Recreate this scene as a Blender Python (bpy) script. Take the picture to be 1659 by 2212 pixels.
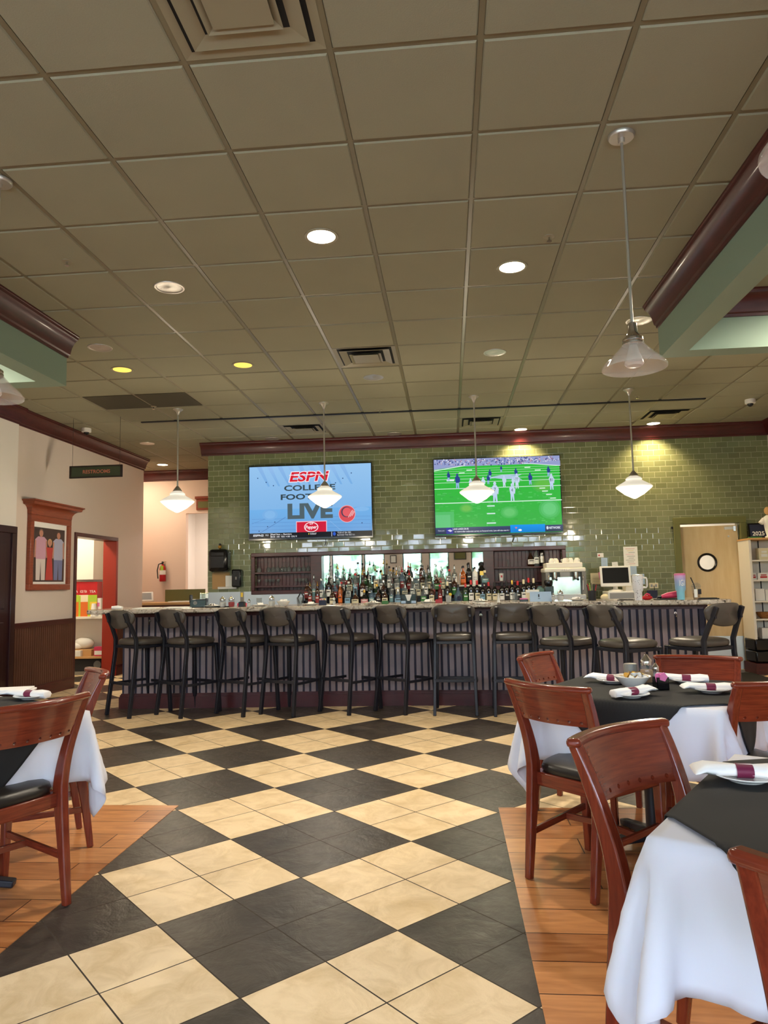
import bpy, math, random
import numpy as np
from mathutils import Vector, Matrix
for o in list(bpy.data.objects): bpy.data.objects.remove(o)
sc = bpy.context.scene
COL = sc.collection
random.seed(7)
rng = np.random.RandomState(7)

# ------------------------------------------------------------------ camera
F_PX, YAW, PITCH, ROLL, EYE = 1546.239, -0.0881534, 0.0994319, -0.0210492, 1.30
def cam_axes():
    cy, sy, cp, sp = math.cos(YAW), math.sin(YAW), math.cos(PITCH), math.sin(PITCH)
    f = Vector((sy*cp, cy*cp, sp)); r = Vector((cy, -sy, 0)); u = r.cross(f)
    cr, sr = math.cos(ROLL), math.sin(ROLL)
    return cr*r + sr*u, -sr*r + cr*u, f
RT, UP, FW = cam_axes()
cam = bpy.data.cameras.new('camera'); camo = bpy.data.objects.new('camera', cam); COL.objects.link(camo)
cam.sensor_fit = 'VERTICAL'; cam.sensor_height = 36.0; cam.lens = F_PX/2212*36.0
cam.clip_start = 0.05; cam.clip_end = 200
camo.matrix_world = Matrix(((RT.x, UP.x, -FW.x, 0), (RT.y, UP.y, -FW.y, 0), (RT.z, UP.z, -FW.z, EYE), (0, 0, 0, 1)))
sc.camera = camo
def ray(px, py): return RT*((px-829.5)/F_PX) + UP*((1106-py)/F_PX) + FW
def aty(px, py, Y):          # the point at depth Y seen at a pixel
    d = ray(px, py); p = d*(Y/d.y); return Vector((p.x, p.y, p.z+EYE))
def atz(px, py, z):          # the point at height z seen at a pixel
    d = ray(px, py); p = d*((z-EYE)/d.z); return Vector((p.x, p.y, z))
def atx(px, py, X):
    d = ray(px, py); p = d*(X/d.x); return Vector((p.x, p.y, p.z+EYE))

# ------------------------------------------------------------------ view, world
sc.view_settings.view_transform = 'Standard'; sc.view_settings.look = 'None'
sc.view_settings.gamma = 1.0; sc.view_settings.use_curve_mapping = False
sc.view_settings.exposure = 1.12
cy_ = sc.cycles
cy_.use_denoising = True
try: cy_.denoiser = 'OPENIMAGEDENOISE'
except Exception: pass
cy_.max_bounces = 9; cy_.diffuse_bounces = 5; cy_.glossy_bounces = 5; cy_.transmission_bounces = 8; cy_.transparent_max_bounces = 12
cy_.sample_clamp_indirect = 6.0; cy_.caustics_reflective = False; cy_.caustics_refractive = False
W = bpy.data.worlds.new('daylight'); sc.world = W; W.use_nodes = True
nt = W.node_tree; bg = nt.nodes['Background']
tc = nt.nodes.new('ShaderNodeTexCoord'); sx = nt.nodes.new('ShaderNodeSeparateXYZ'); cr_ = nt.nodes.new('ShaderNodeValToRGB')
nt.links.new(tc.outputs['Generated'], sx.inputs[0]); nt.links.new(sx.outputs[2], cr_.inputs[0])
cr_.color_ramp.elements[0].color = (0.72, 0.80, 0.95, 1); cr_.color_ramp.elements[1].color = (0.48, 0.66, 1.0, 1); cr_.color_ramp.elements[1].position = 0.7
nt.links.new(cr_.outputs[0], bg.inputs['Color']); bg.inputs['Strength'].default_value = 12.0

CEIL = 3.466
WIN = [(-4.95, -4.07, 0.75, 2.80), (-4.02, -2.95, 0.75, 2.80), (-2.90, -2.18, 0.75, 2.80), (-1.57, -0.90, 0.75, 2.80), (-0.66, 0.02, 0.75, 2.80), (0.77, 1.60, 0.75, 2.80), (1.70, 2.95, 0.75, 2.80), (3.05, 4.30, 0.75, 2.80)]
FRONT_Y = -3.5
def lamp(kind, name, loc, power, color=(1, 1, 1), rot=(0, 0, 0), **kw):
    l = bpy.data.lights.new(name, kind); l.energy = power; l.color = color
    for k, v in kw.items(): setattr(l, k, v)
    o = bpy.data.objects.new(name, l); o.location = loc; o.rotation_euler = rot; COL.objects.link(o); return o
for (a, b, z0, z1) in WIN:   # window portals help the sky light in
    p = lamp('AREA', 'window_portal', ((a+b)/2, FRONT_Y-0.10, (z0+z1)/2), 1, (1, 1, 1), (math.pi/2, 0, 0), shape='RECTANGLE', size=b-a, size_y=z1-z0)
    p.data.cycles.is_portal = True
WARM = (1.0, 0.74, 0.40); SOFT = (1.0, 0.88, 0.70)
lamp('AREA', 'hall_lamp', (-5.6, 12.0, 3.42), 12, (1.0, 0.80, 0.60), (0, 0, 0), shape='DISK', size=0.3)
lamp('AREA', 'corridor_lamp', (-4.2, 14.0, 3.0), 20, (1.0, 0.85, 0.74), (0, 0, 0), shape='DISK', size=0.3)
lamp('AREA', 'storage_lamp', (-5.75, 9.9, 2.6), 13, (1.0, 0.88, 0.66), (0, 0, 0), shape='DISK', size=0.25)
lamp('AREA', 'kitchen_lamp', (3.6, 12.4, 2.7), 20, (1.0, 0.90, 0.72), (0, 0, 0), shape='DISK', size=0.3)

# ------------------------------------------------------------------ materials
def lin(v):
    v = v/255.0
    return v/12.92 if v <= 0.04045 else ((v+0.055)/1.055)**2.4
def c3(r, g, b): return (lin(r), lin(g), lin(b), 1.0)
M = {}
def mat(name, col, rough=0.5, metal=0.0, emit=None, es=1.0, trans=0.0, ior=1.45, coat=0.0, spec=0.5, alpha=1.0, var=0.0, vscale=8.0, vstretch=(1, 1, 1), bump=0.0, bscale=60.0, col2=None):
    m = bpy.data.materials.new(name); m.use_nodes = True; t = m.node_tree; b = t.nodes['Principled BSDF']
    C = c3(*col)
    b.inputs['Base Color'].default_value = C; b.inputs['Roughness'].default_value = rough; b.inputs['Metallic'].default_value = metal
    b.inputs['Transmission Weight'].default_value = trans; b.inputs['IOR'].default_value = ior
    b.inputs['Coat Weight'].default_value = coat; b.inputs['Coat Roughness'].default_value = 0.08
    b.inputs['Specular IOR Level'].default_value = spec; b.inputs['Alpha'].default_value = alpha
    if emit: b.inputs['Emission Color'].default_value = c3(*emit); b.inputs['Emission Strength'].default_value = es
    if var > 0 or col2 or bump > 0:
        tcn = t.nodes.new('ShaderNodeTexCoord'); mp = t.nodes.new('ShaderNodeMapping'); mp.inputs['Scale'].default_value = vstretch
        t.links.new(tcn.outputs['Object'], mp.inputs[0])
    if var > 0 or col2:
        n = t.nodes.new('ShaderNodeTexNoise'); n.inputs['Scale'].default_value = vscale; n.inputs['Detail'].default_value = 5
        t.links.new(mp.outputs[0], n.inputs['Vector'])
        r = t.nodes.new('ShaderNodeValToRGB'); t.links.new(n.outputs[0], r.inputs[0])
        D = c3(*col2) if col2 else tuple(min(1, v*(1+var)) for v in C[:3])+(1,)
        A = C if col2 else tuple(v*(1-var) for v in C[:3])+(1,)
        r.color_ramp.elements[0].color = A; r.color_ramp.elements[1].color = D
        r.color_ramp.elements[0].position = 0.32; r.color_ramp.elements[1].position = 0.68
        t.links.new(r.outputs[0], b.inputs['Base Color'])
    if bump > 0:
        n2 = t.nodes.new('ShaderNodeTexNoise'); n2.inputs['Scale'].default_value = bscale; n2.inputs['Detail'].default_value = 3
        t.links.new(mp.outputs[0], n2.inputs['Vector'])
        bp = t.nodes.new('ShaderNodeBump'); bp.inputs['Strength'].default_value = bump; bp.inputs['Distance'].default_value = 0.01
        t.links.new(n2.outputs[0], bp.inputs['Height']); t.links.new(bp.outputs[0], b.inputs['Normal'])
    M[name] = m; return m
class NT:                      # tiny node helper
    def __init__(s, m): s.t = m.node_tree; s.b = s.t.nodes['Principled BSDF']
    def n(s, k, **kw):
        x = s.t.nodes.new(k)
        for a, v in kw.items(): setattr(x, a, v)
        return x
    def l(s, a, b): s.t.links.new(a, b)
    def math(s, op, a, b=None, c=None):
        x = s.n('ShaderNodeMath', operation=op)
        for i, v in enumerate((a, b, c)):
            if v is None: continue
            if isinstance(v, (int, float)): x.inputs[i].default_value = v
            else: s.l(v, x.inputs[i])
        return x.outputs[0]
    def vmath(s, op, a, b=None):
        x = s.n('ShaderNodeVectorMath', operation=op)
        for i, v in enumerate((a, b)):
            if v is None: continue
            if isinstance(v, tuple): x.inputs[i].default_value = v
            else: s.l(v, x.inputs[i])
        return x
    def mix(s, f, a, b):
        x = s.n('ShaderNodeMix', data_type='RGBA')
        if isinstance(f, (int, float)): x.inputs[0].default_value = f
        else: s.l(f, x.inputs[0])
        for i, v in ((6, a), (7, b)):
            if isinstance(v, tuple): x.inputs[i].default_value = v
            else: s.l(v, x.inputs[i])
        return x.outputs[2]

mat('wall_paint', (222, 208, 198), 0.7, bump=0.05, bscale=120)
mat('hall_paint', (228, 204, 186), 0.7)
mat('white_paint', (235, 230, 224), 0.6)
mat('sage_paint', (130, 150, 134), 0.6)
mat('mahogany', (70, 20, 20), 0.38, coat=0.12, var=0.25, vscale=6, vstretch=(1, 1, 6))
mat('wainscot_wood', (92, 56, 42), 0.5, var=0.15, vscale=5)
mat('dark_door', (44, 14, 16), 0.35, coat=0.3)
mat('jamb_red', (150, 38, 18), 0.4)
mat('cherry', (100, 37, 22), 0.26, coat=0.4, col2=(128, 51, 29), vscale=11, vstretch=(.8, 1.2, 11))
mat('cherry_leg', (100, 37, 22), 0.26, coat=0.4, col2=(126, 50, 29), vscale=11, vstretch=(9, 9, .7))
mat('picture_wood', (128, 58, 36), 0.35, coat=0.3, col2=(150, 72, 44), vscale=9, vstretch=(1, 1, 6))
mat('black_vinyl', (34, 31, 28), 0.36, bump=0.06, bscale=160)
mat('stool_vinyl', (76, 70, 64), 0.36, bump=0.04, bscale=160)
mat('black_steel', (22, 24, 33), 0.42)
mat('white_cloth', (218, 220, 230), 0.85, bump=0.02, bscale=400)
mat('napkin_cloth', (245, 243, 240), 0.8)
mat('black_cloth', (27, 27, 27), 0.8, bump=0.03, bscale=500)
mat('burgundy_band', (110, 26, 62), 0.6)
mat('china', (235, 232, 224), 0.15, coat=0.3)
mat('chrome', (205, 203, 198), 0.16, 1.0)
mat('brushed_steel', (186, 181, 172), 0.34, 0.75)
mat('steel_panel', (190, 198, 205), 0.45, 0.6)
mat('black_plastic', (14, 14, 17), 0.2); mat('dark_screen', (9, 9, 11), 0.5, spec=0.15)
mat('grey_plastic', (120, 118, 112), 0.4)
mat('white_plastic', (225, 222, 216), 0.35)
mat('opal', (250, 246, 236), 0.2, emit=(255, 246, 228), es=.26)
mat('lamp_glow', (255, 250, 235), 0.4, emit=(255, 240, 205), es=5.0)
mat('amber_glow', (255, 220, 90), 0.4, emit=(255, 214, 92), es=.55)
mat('reflector', (176, 172, 164), 0.35, 0.6)
mat('vent_metal', (136, 128, 104), 0.45)
mat('vent_dark', (12, 11, 9), 0.8)
mat('dark_panel', (70, 66, 50), 0.8)
mat('thin_glass', (225, 215, 210), 0.05, trans=0.0, alpha=0.34, spec=0.8)
mat('clear_glass', (120, 128, 128), 0.03, alpha=0.24, spec=1.0)
mat('bulb', (205, 196, 190), 0.25, emit=(255, 245, 235), es=0.04)
mat('mirror_glass', (232, 238, 235), 0.015, 1.0)
mat('maple', (226, 192, 138), 0.5, col2=(234, 204, 154), vscale=6, vstretch=(3, 3, 0.5))
mat('olive_frame', (104, 104, 56), 0.45)
mat('window_frame', (60, 58, 55), 0.5)
mat('pane', (240, 248, 246), 0.02, alpha=0.08, spec=0.5)
mat('foliage', (120, 160, 124), 0.7, col2=(214, 236, 206), vscale=3, bump=0.4, bscale=6)
mat('shelf_white', (232, 226, 214), 0.5)
mat('tan', (206, 160, 104), 0.6)
mat('black_mat', (30, 29, 26), 0.9)
mat('green_sign', (58, 66, 46), 0.5)
mat('red_letters', (196, 116, 92), 0.6)
mat('sign_frame', (34, 18, 14), 0.4)
mat('label_red', (142, 48, 44), 0.5); mat('label_pink', (214, 150, 150), 0.5); mat('red', (186, 26, 34), 0.35); mat('pink', (226, 120, 170), 0.5); mat('hot_pink', (214, 60, 96), 0.45)
mat('blue_card', (178, 202, 226), 0.6); mat('teal', (112, 150, 154), 0.25); mat('paper', (238, 236, 230), 0.8); mat('cream', (226, 214, 180), 0.7)
mat('green', (60, 120, 60), 0.5); mat('lime', (170, 200, 60), 0.5); mat('orange', (220, 110, 40), 0.4); mat('yellow', (225, 190, 60), 0.5)
mat('wicker', (150, 100, 50), 0.8, var=0.3, vscale=60)
mat('cardboard', (176, 140, 96), 0.9)
mat('coffee', (190, 150, 105), 0.4); mat('navy', (30, 34, 60), 0.5); mat('sky_blue', (136, 174, 198), 0.3)
mat('grey_card', (150, 150, 150), 0.7); mat('ink', (30, 30, 34), 0.6); mat('gold', (190, 150, 70), 0.3, 0.9)
mat('board_grey', (134, 121, 125), 0.5, var=0.1, vscale=4)
mat('board_gap', (34, 34, 54), 0.6)
mat('bar_trim', (62, 15, 20), 0.42, coat=0.05, var=0.2, vscale=5)
# bottle glass
mat('b_clear', (120, 130, 132), 0.04, alpha=0.34, spec=1.0); mat('b_amber', (150, 74, 18), 0.06, spec=0.8, coat=0.3); mat('b_brown', (52, 26, 14), 0.06, spec=0.8, coat=0.3)
mat('b_green', (26, 52, 30), 0.06, spec=0.8, coat=0.3); mat('b_black', (14, 13, 15), 0.07, spec=0.8, coat=0.3); mat('b_blue', (96, 124, 148), 0.05, alpha=0.5, spec=1.0); mat('b_red', (86, 18, 20), 0.06, coat=0.3)
mat('b_yellow', (210, 190, 60), 0.06, alpha=0.9, coat=0.3); mat('b_white', (232, 232, 230), 0.25)

def granite():
    m = mat('granite', (170, 160, 148), 0.14, coat=0.2); k = NT(m)
    tcn = k.n('ShaderNodeTexCoord'); v = k.n('ShaderNodeTexVoronoi'); v.inputs['Scale'].default_value = 55; k.l(tcn.outputs['Object'], v.inputs['Vector'])
    n = k.n('ShaderNodeTexNoise'); n.inputs['Scale'].default_value = 22; n.inputs['Detail'].default_value = 6; k.l(tcn.outputs['Object'], n.inputs['Vector'])
    r = k.n('ShaderNodeValToRGB'); k.l(v.outputs['Color'], r.inputs[0]); e = r.color_ramp.elements
    e[0].color = c3(48, 42, 40); e[0].position = 0.12; e[1].color = c3(214, 206, 196); e[1].position = 0.8
    x = e.new(0.45); x.color = c3(164, 148, 130)
    r2 = k.n('ShaderNodeValToRGB'); k.l(n.outputs[0], r2.inputs[0]); r2.color_ramp.elements[0].position = 0.4; r2.color_ramp.elements[1].position = 0.62
    k.l(k.mix(r2.outputs[0], r.outputs[0], c3(196, 184, 168)), k.b.inputs['Base Color'])
granite()

def floor_tiles():
    m = mat('floor_tile', (200, 180, 140), 0.3); k = NT(m)
    L = 0.66057; a = math.radians(-45.0965); A = (math.cos(a)/L, math.sin(a)/L, 0); B = (math.sin(a)/L, -math.cos(a)/L, 0)
    ox, oy = -0.69795, 3.29437
    g = k.n('ShaderNodeNewGeometry'); p = k.vmath('SUBTRACT', g.outputs['Position'], (ox, oy, 0)).outputs[0]
    s = k.vmath('DOT_PRODUCT', p, A).outputs['Value']; t = k.vmath('DOT_PRODUCT', p, B).outputs['Value']
    fs = k.math('FLOOR', s); ft = k.math('FLOOR', t)
    light = k.math('FLOORED_MODULO', k.math('ADD', fs, ft), 2.0)
    s2 = k.math('MULTIPLY', s, 2.0); t2 = k.math('MULTIPLY', t, 2.0)
    d = k.math('MINIMUM', k.math('PINGPONG', s2, 0.5), k.math('PINGPONG', t2, 0.5))
    grout = k.math('LESS_THAN', d, 0.0085)
    cv = k.n('ShaderNodeCombineXYZ'); k.l(k.math('FLOOR', s2), cv.inputs[0]); k.l(k.math('FLOOR', t2), cv.inputs[1])
    wn = k.n('ShaderNodeTexWhiteNoise', noise_dimensions='3D'); k.l(cv.outputs[0], wn.inputs['Vector'])
    off = k.vmath('ADD', p, wn.outputs['Color']).outputs[0]
    off = k.vmath('MULTIPLY', off, (1, 1, 1)).outputs[0]
    n1 = k.n('ShaderNodeTexNoise'); n1.inputs['Scale'].default_value = 7; n1.inputs['Detail'].default_value = 7; n1.inputs['Roughness'].default_value = 0.62; n1.inputs['Distortion'].default_value = 0.8; k.l(off, n1.inputs['Vector'])
    n2 = k.n('ShaderNodeTexNoise'); n2.inputs['Scale'].default_value = 26; n2.inputs['Detail'].default_value = 6; k.l(off, n2.inputs['Vector'])
    rl = k.n('ShaderNodeValToRGB'); k.l(n1.outputs[0], rl.inputs[0]); rl.color_ramp.elements[0].color = c3(208, 180, 134); rl.color_ramp.elements[1].color = c3(234, 209, 168); rl.color_ramp.elements[0].position = 0.3; rl.color_ramp.elements[1].position = 0.6
    rd = k.n('ShaderNodeValToRGB'); k.l(n1.outputs[0], rd.inputs[0]); rd.color_ramp.elements[0].color = c3(52, 46, 40); rd.color_ramp.elements[1].color = c3(76, 68, 59); rd.color_ramp.elements[0].position = 0.35; rd.color_ramp.elements[1].position = 0.7
    base = k.mix(light, rd.outputs[0], rl.outputs[0])
    k.l(k.mix(grout, base, c3(58, 48, 38)), k.b.inputs['Base Color'])
    k.b.inputs['Specular IOR Level'].default_value = 0.45; rr = k.math('MULTIPLY_ADD', n2.outputs[0], 0.22, 0.26); rr = k.math('ADD', rr, k.math('MULTIPLY', light, 0.06)); k.l(k.math('ADD', rr, k.math('MULTIPLY', grout, 0.4)), k.b.inputs['Roughness'])
    h = k.math('ADD', k.math('MULTIPLY', n1.outputs[0], 0.5), k.math('MULTIPLY', n2.outputs[0], 0.2)); h = k.math('SUBTRACT', h, k.math('MULTIPLY', grout, 0.35))
    bp = k.n('ShaderNodeBump'); bp.inputs['Strength'].default_value = 0.55; bp.inputs['Distance'].default_value = 0.016; k.l(h, bp.inputs['Height']); k.l(bp.outputs[0], k.b.inputs['Normal'])
floor_tiles()

def wood_planks():
    m = mat('plank_tile', (176, 112, 60), 0.3, coat=0.15); k = NT(m)
    g = k.n('ShaderNodeNewGeometry'); p = k.vmath('SUBTRACT', g.outputs['Position'], (0.1, 4.012, 0)).outputs[0]
    br = k.n('ShaderNodeTexBrick'); br.offset = 0.37; br.inputs['Scale'].default_value = 1.0; br.inputs['Brick Width'].default_value = 0.80; br.inputs['Row Height'].default_value = 0.198; br.inputs['Mortar Size'].default_value = 0.0028; br.inputs['Mortar Smooth'].default_value = 0.1
    br.inputs['Color1'].default_value = (0, 0, 0, 1); br.inputs['Color2'].default_value = (1, 1, 1, 1); br.inputs['Mortar'].default_value = (0.5, 0.5, 0.5, 1)
    k.l(p, br.inputs['Vector'])
    st = k.vmath('MULTIPLY', g.outputs['Position'], (3.0, 22.0, 1)).outputs[0]
    st = k.vmath('ADD', st, br.outputs['Color']).outputs[0]
    n = k.n('ShaderNodeTexNoise'); n.inputs['Scale'].default_value = 1.6; n.inputs['Detail'].default_value = 6; n.inputs['Distortion'].default_value = 0.6; k.l(st, n.inputs['Vector'])
    f = k.math('ADD', k.math('MULTIPLY', n.outputs[0], 0.75), k.math('MULTIPLY', br.outputs['Color'], 0.3))
    r = k.n('ShaderNodeValToRGB'); k.l(f, r.inputs[0]); r.color_ramp.elements[0].color = c3(146, 86, 42); r.color_ramp.elements[0].position = 0.25; r.color_ramp.elements[1].color = c3(212, 148, 92); r.color_ramp.elements[1].position = 0.8
    k.l(k.mix(br.outputs['Fac'], r.outputs[0], c3(66, 34, 18)), k.b.inputs['Base Color'])
    bp = k.n('ShaderNodeBump'); bp.inputs['Strength'].default_value = 0.25; bp.inputs['Distance'].default_value = 0.004; k.l(k.math('SUBTRACT', k.math('MULTIPLY', n.outputs[0], 0.3), br.outputs['Fac']), bp.inputs['Height']); k.l(bp.outputs[0], k.b.inputs['Normal'])
wood_planks()

def subway():
    m = mat('subway_tile', (86, 92, 62), 0.07, coat=0.0, spec=0.6); k = NT(m)
    TW, TH = 0.1575, 0.0795
    g = k.n('ShaderNodeNewGeometry'); sp = k.n('ShaderNodeSeparateXYZ'); k.l(g.outputs['Position'], sp.inputs[0])
    zr = k.math('DIVIDE', k.math('SUBTRACT', sp.outputs[2], 0.02), TH); row = k.math('FLOOR', zr)
    xr = k.math('ADD', k.math('DIVIDE', k.math('ADD', sp.outputs[0], sp.outputs[1]), TW), k.math('MULTIPLY', k.math('FLOORED_MODULO', row, 2.0), 0.5)); colm = k.math('FLOOR', xr)
    fx = k.math('MULTIPLY', k.math('PINGPONG', xr, 0.5), TW); fz = k.math('MULTIPLY', k.math('PINGPONG', zr, 0.5), TH)
    d = k.math('MINIMUM', fx, fz); grout = k.math('LESS_THAN', d, 0.0022)
    cv = k.n('ShaderNodeCombineXYZ'); k.l(colm, cv.inputs[0]); k.l(row, cv.inputs[1])
    wn = k.n('ShaderNodeTexWhiteNoise', noise_dimensions='3D'); k.l(cv.outputs[0], wn.inputs['Vector'])
    base = k.mix(wn.outputs['Value'], c3(104, 110, 80), c3(121, 127, 93))
    k.l(k.mix(grout, base, c3(164, 166, 138)), k.b.inputs['Base Color'])
    k.l(k.math('MULTIPLY_ADD', grout, 0.5, 0.06), k.b.inputs['Roughness'])
    tilt = k.vmath('MULTIPLY', k.vmath('SUBTRACT', wn.outputs['Color'], (0.5, 0.5, 0.5)).outputs[0], (0.022, 0.022, 0.022)).outputs[0]
    nn = k.vmath('NORMALIZE', k.vmath('ADD', g.outputs['Normal'], tilt).outputs[0]).outputs[0]
    ns = k.n('ShaderNodeTexNoise'); ns.inputs['Scale'].default_value = 9; k.l(g.outputs['Position'], ns.inputs['Vector'])
    hh = k.math('ADD', k.math('MINIMUM', k.math('MULTIPLY', d, 120.0), 0.9), k.math('MULTIPLY', ns.outputs[0], 0.35))
    bp = k.n('ShaderNodeBump'); bp.inputs['Strength'].default_value = 0.25; bp.inputs['Distance'].default_value = 0.004; k.l(hh, bp.inputs['Height']); k.l(nn, bp.inputs['Normal']); k.l(bp.outputs[0], k.b.inputs['Normal'])
subway()

def ceiling_mats():
    m = mat('ceiling_tile', (176, 166, 142), 0.9); k = NT(m)
    g = k.n('ShaderNodeNewGeometry'); st = k.vmath('MULTIPLY', g.outputs['Position'], (1, 1, 1)).outputs[0]
    n = k.n('ShaderNodeTexNoise'); n.inputs['Scale'].default_value = 150; n.inputs['Detail'].default_value = 4; k.l(st, n.inputs['Vector'])
    n2 = k.n('ShaderNodeTexNoise'); n2.inputs['Scale'].default_value = 2.2; k.l(st, n2.inputs['Vector'])
    k.l(k.mix(k.math('ADD', k.math('MULTIPLY', n.outputs[0], 0.5), k.math('MULTIPLY', n2.outputs[0], 0.5)), c3(130, 127, 106), c3(148, 144, 121)), k.b.inputs['Base Color'])
    bp = k.n('ShaderNodeBump'); bp.inputs['Strength'].default_value = 0.3; bp.inputs['Distance'].default_value = 0.002; k.l(n.outputs[0], bp.inputs['Height']); k.l(bp.outputs[0], k.b.inputs['Normal'])
    mat('ceiling_bar', (112, 104, 80), 0.42, spec=0.6)
ceiling_mats()

def screen_mat():
    m = mat('screen_picture', (4, 4, 5), 0.3, spec=0.15); k = NT(m)
    a = k.n('ShaderNodeVertexColor', layer_name='Col'); k.l(a.outputs['Color'], k.b.inputs['Emission Color']); k.b.inputs['Emission Strength'].default_value = 1.0
    m2 = mat('printed_picture', (200, 200, 200), 0.3, coat=0.3); k2 = NT(m2)
    a2 = k2.n('ShaderNodeVertexColor', layer_name='Col'); k2.l(a2.outputs['Color'], k2.b.inputs['Base Color'])
screen_mat()
# ------------------------------------------------------------------ mesh builder
class MB:
    def __init__(s): s.v = []; s.f = []; s.m = []; s.mats = []
    def _mi(s, m):
        if m is None: m = s.mats[0] if s.mats else None
        if m not in s.mats: s.mats.append(m)
        return s.mats.index(m)
    def add(s, verts, faces, m, X=None):
        o = len(s.v)
        s.v += [tuple(X @ Vector(p)) for p in verts] if X is not None else [tuple(p) for p in verts]
        mi = s._mi(m)
        for f in faces: s.f.append(tuple(i+o for i in f)); s.m.append(mi)
        return s
    def box(s, x0, x1, y0, y1, z0, z1, m=None, X=None):
        v = [(x0, y0, z0), (x1, y0, z0), (x1, y1, z0), (x0, y1, z0), (x0, y0, z1), (x1, y0, z1), (x1, y1, z1), (x0, y1, z1)]
        return s.add(v, [(0, 3, 2, 1), (4, 5, 6, 7), (0, 1, 5, 4), (1, 2, 6, 5), (2, 3, 7, 6), (3, 0, 4, 7)], m, X)
    def frame(s, w, h, t, y0, y1, m, X=None, tt=None, tb=None):   # a rectangular border of four butted bars, centred, facing -Y
        tt = t if tt is None else tt; tb = t if tb is None else tb
        s.box(-w/2, w/2, y0, y1, h/2-tt, h/2, m, X).box(-w/2, w/2, y0, y1, -h/2, -h/2+tb, m, X)
        return s.box(-w/2, -w/2+t, y0, y1, -h/2+tb, h/2-tt, m, X).box(w/2-t, w/2, y0, y1, -h/2+tb, h/2-tt, m, X)
    def lathe(s, prof, m=None, n=24, X=None, sq=None, cap=True):   # profile of (radius, z); sq squares the section
        v = []; f = []
        for (r, z) in prof:
            for i in range(n):
                a = 2*math.pi*i/n; cx, sy_ = math.cos(a), math.sin(a)
                if sq:
                    q = (abs(cx)**sq+abs(sy_)**sq)**(-1/sq); cx *= q; sy_ *= q
                v.append((r*cx, r*sy_, z))
        for j in range(len(prof)-1):
            for i in range(n):
                k = (i+1) % n; f.append((j*n+i, j*n+k, (j+1)*n+k, (j+1)*n+i))
        if cap:
            if prof[0][0] > 1e-6: f.append(tuple(range(n-1, -1, -1)))
            if prof[-1][0] > 1e-6: f.append(tuple((len(prof)-1)*n+i for i in range(n)))
        return s.add(v, f, m, X)
    def tube(s, path, r, m=None, n=10, X=None, sec=None, up=(0, 0, 1), closed=False):  # sweep a circle or a rectangle (sec=(w,d) or list) along a path
        P = [Vector(p) for p in path]; N = len(P); v = []; f = []
        K = 4 if sec else n
        for i, p in enumerate(P):
            if closed: t = P[(i+1) % N]-P[i-1]
            else: t = P[min(i+1, N-1)]-P[max(i-1, 0)]
            t.normalize(); a = t.cross(Vector(up))
            if a.length < 1e-4: a = t.cross(Vector((0, 1, 0)))
            a.normalize(); b = a.cross(t)
            if sec:
                w, d = sec[i] if isinstance(sec, list) else sec
                for (q, e) in ((-1, -1), (1, -1), (1, 1), (-1, 1)): v.append(p+a*(q*w/2)+b*(e*d/2))
            else:
                rr = r[i] if isinstance(r, (list, tuple)) else r
                for j in range(n):
                    g = 2*math.pi*j/n; v.append(p+a*(rr*math.cos(g))+b*(rr*math.sin(g)))
        R_ = N if closed else N-1
        for i in range(R_):
            i2 = (i+1) % N
            for j in range(K): k = (j+1) % K; f.append((i*K+j, i*K+k, i2*K+k, i2*K+j))
        if not closed: f.append(tuple(range(K-1, -1, -1))); f.append(tuple((N-1)*K+j for j in range(K)))
        return s.add(v, f, m, X)
    def prism(s, poly, z0, z1, m=None, X=None):     # polygon in xy, extruded in z
        n = len(poly); v = [(x, y, z0) for x, y in poly]+[(x, y, z1) for x, y in poly]
        f = [tuple(range(n-1, -1, -1)), tuple(range(n, 2*n))]+[(i, (i+1) % n, n+(i+1) % n, n+i) for i in range(n)]
        return s.add(v, f, m, X)
    def grid(s, pts, m=None, X=None, flip=False):   # pts[i][j]
        nu, nv = len(pts), len(pts[0]); v = [p for row in pts for p in row]; f = []
        for i in range(nu-1):
            for j in range(nv-1):
                q = (i*nv+j, (i+1)*nv+j, (i+1)*nv+j+1, i*nv+j+1); f.append(q[::-1] if flip else q)
        return s.add(v, f, m, X)
    def ball(s, c, r, m=None, n=14, X=None, sc_=(1, 1, 1)):
        prof = [(max(1e-5, r*math.sin(math.pi*i/8)), -r*math.cos(math.pi*i/8)) for i in range(9)]
        T = Matrix.Translation(c) @ Matrix.Diagonal((*sc_, 1)); return s.lathe(prof, m, n, (X @ T) if X is not None else T, cap=False)
    def mesh(s, name, ang=38):
        me = bpy.data.meshes.new(name); me.from_pydata(s.v, [], s.f)
        for m in s.mats: me.materials.append(M[m])
        me.polygons.foreach_set('material_index', s.m)
        me.polygons.foreach_set('use_smooth', [True]*len(s.f)); me.update()
        try: me.set_sharp_from_angle(angle=math.radians(ang))
        except Exception: pass
        return me
    def build(s, name, parent=None, bevel=0, ang=38, subsurf=0, loc=None, label=None):
        o = bpy.data.objects.new(name, s.mesh(name, ang)); COL.objects.link(o)
        if parent is not None: o.parent = parent
        if loc is not None: o.location = loc
        if bevel:
            b = o.modifiers.new('bevel', 'BEVEL'); b.width = bevel; b.segments = 2; b.limit_method = 'ANGLE'; b.angle_limit = math.radians(40)
        if subsurf:
            b = o.modifiers.new('subsurf', 'SUBSURF'); b.levels = subsurf; b.render_levels = subsurf
        if label: o['label'] = label
        return o
def tag(o, label, cat, group=None, kind=None):
    o['label'] = label; o['category'] = cat
    if group: o['group'] = group
    if kind: o['kind'] = kind
    return o
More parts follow.
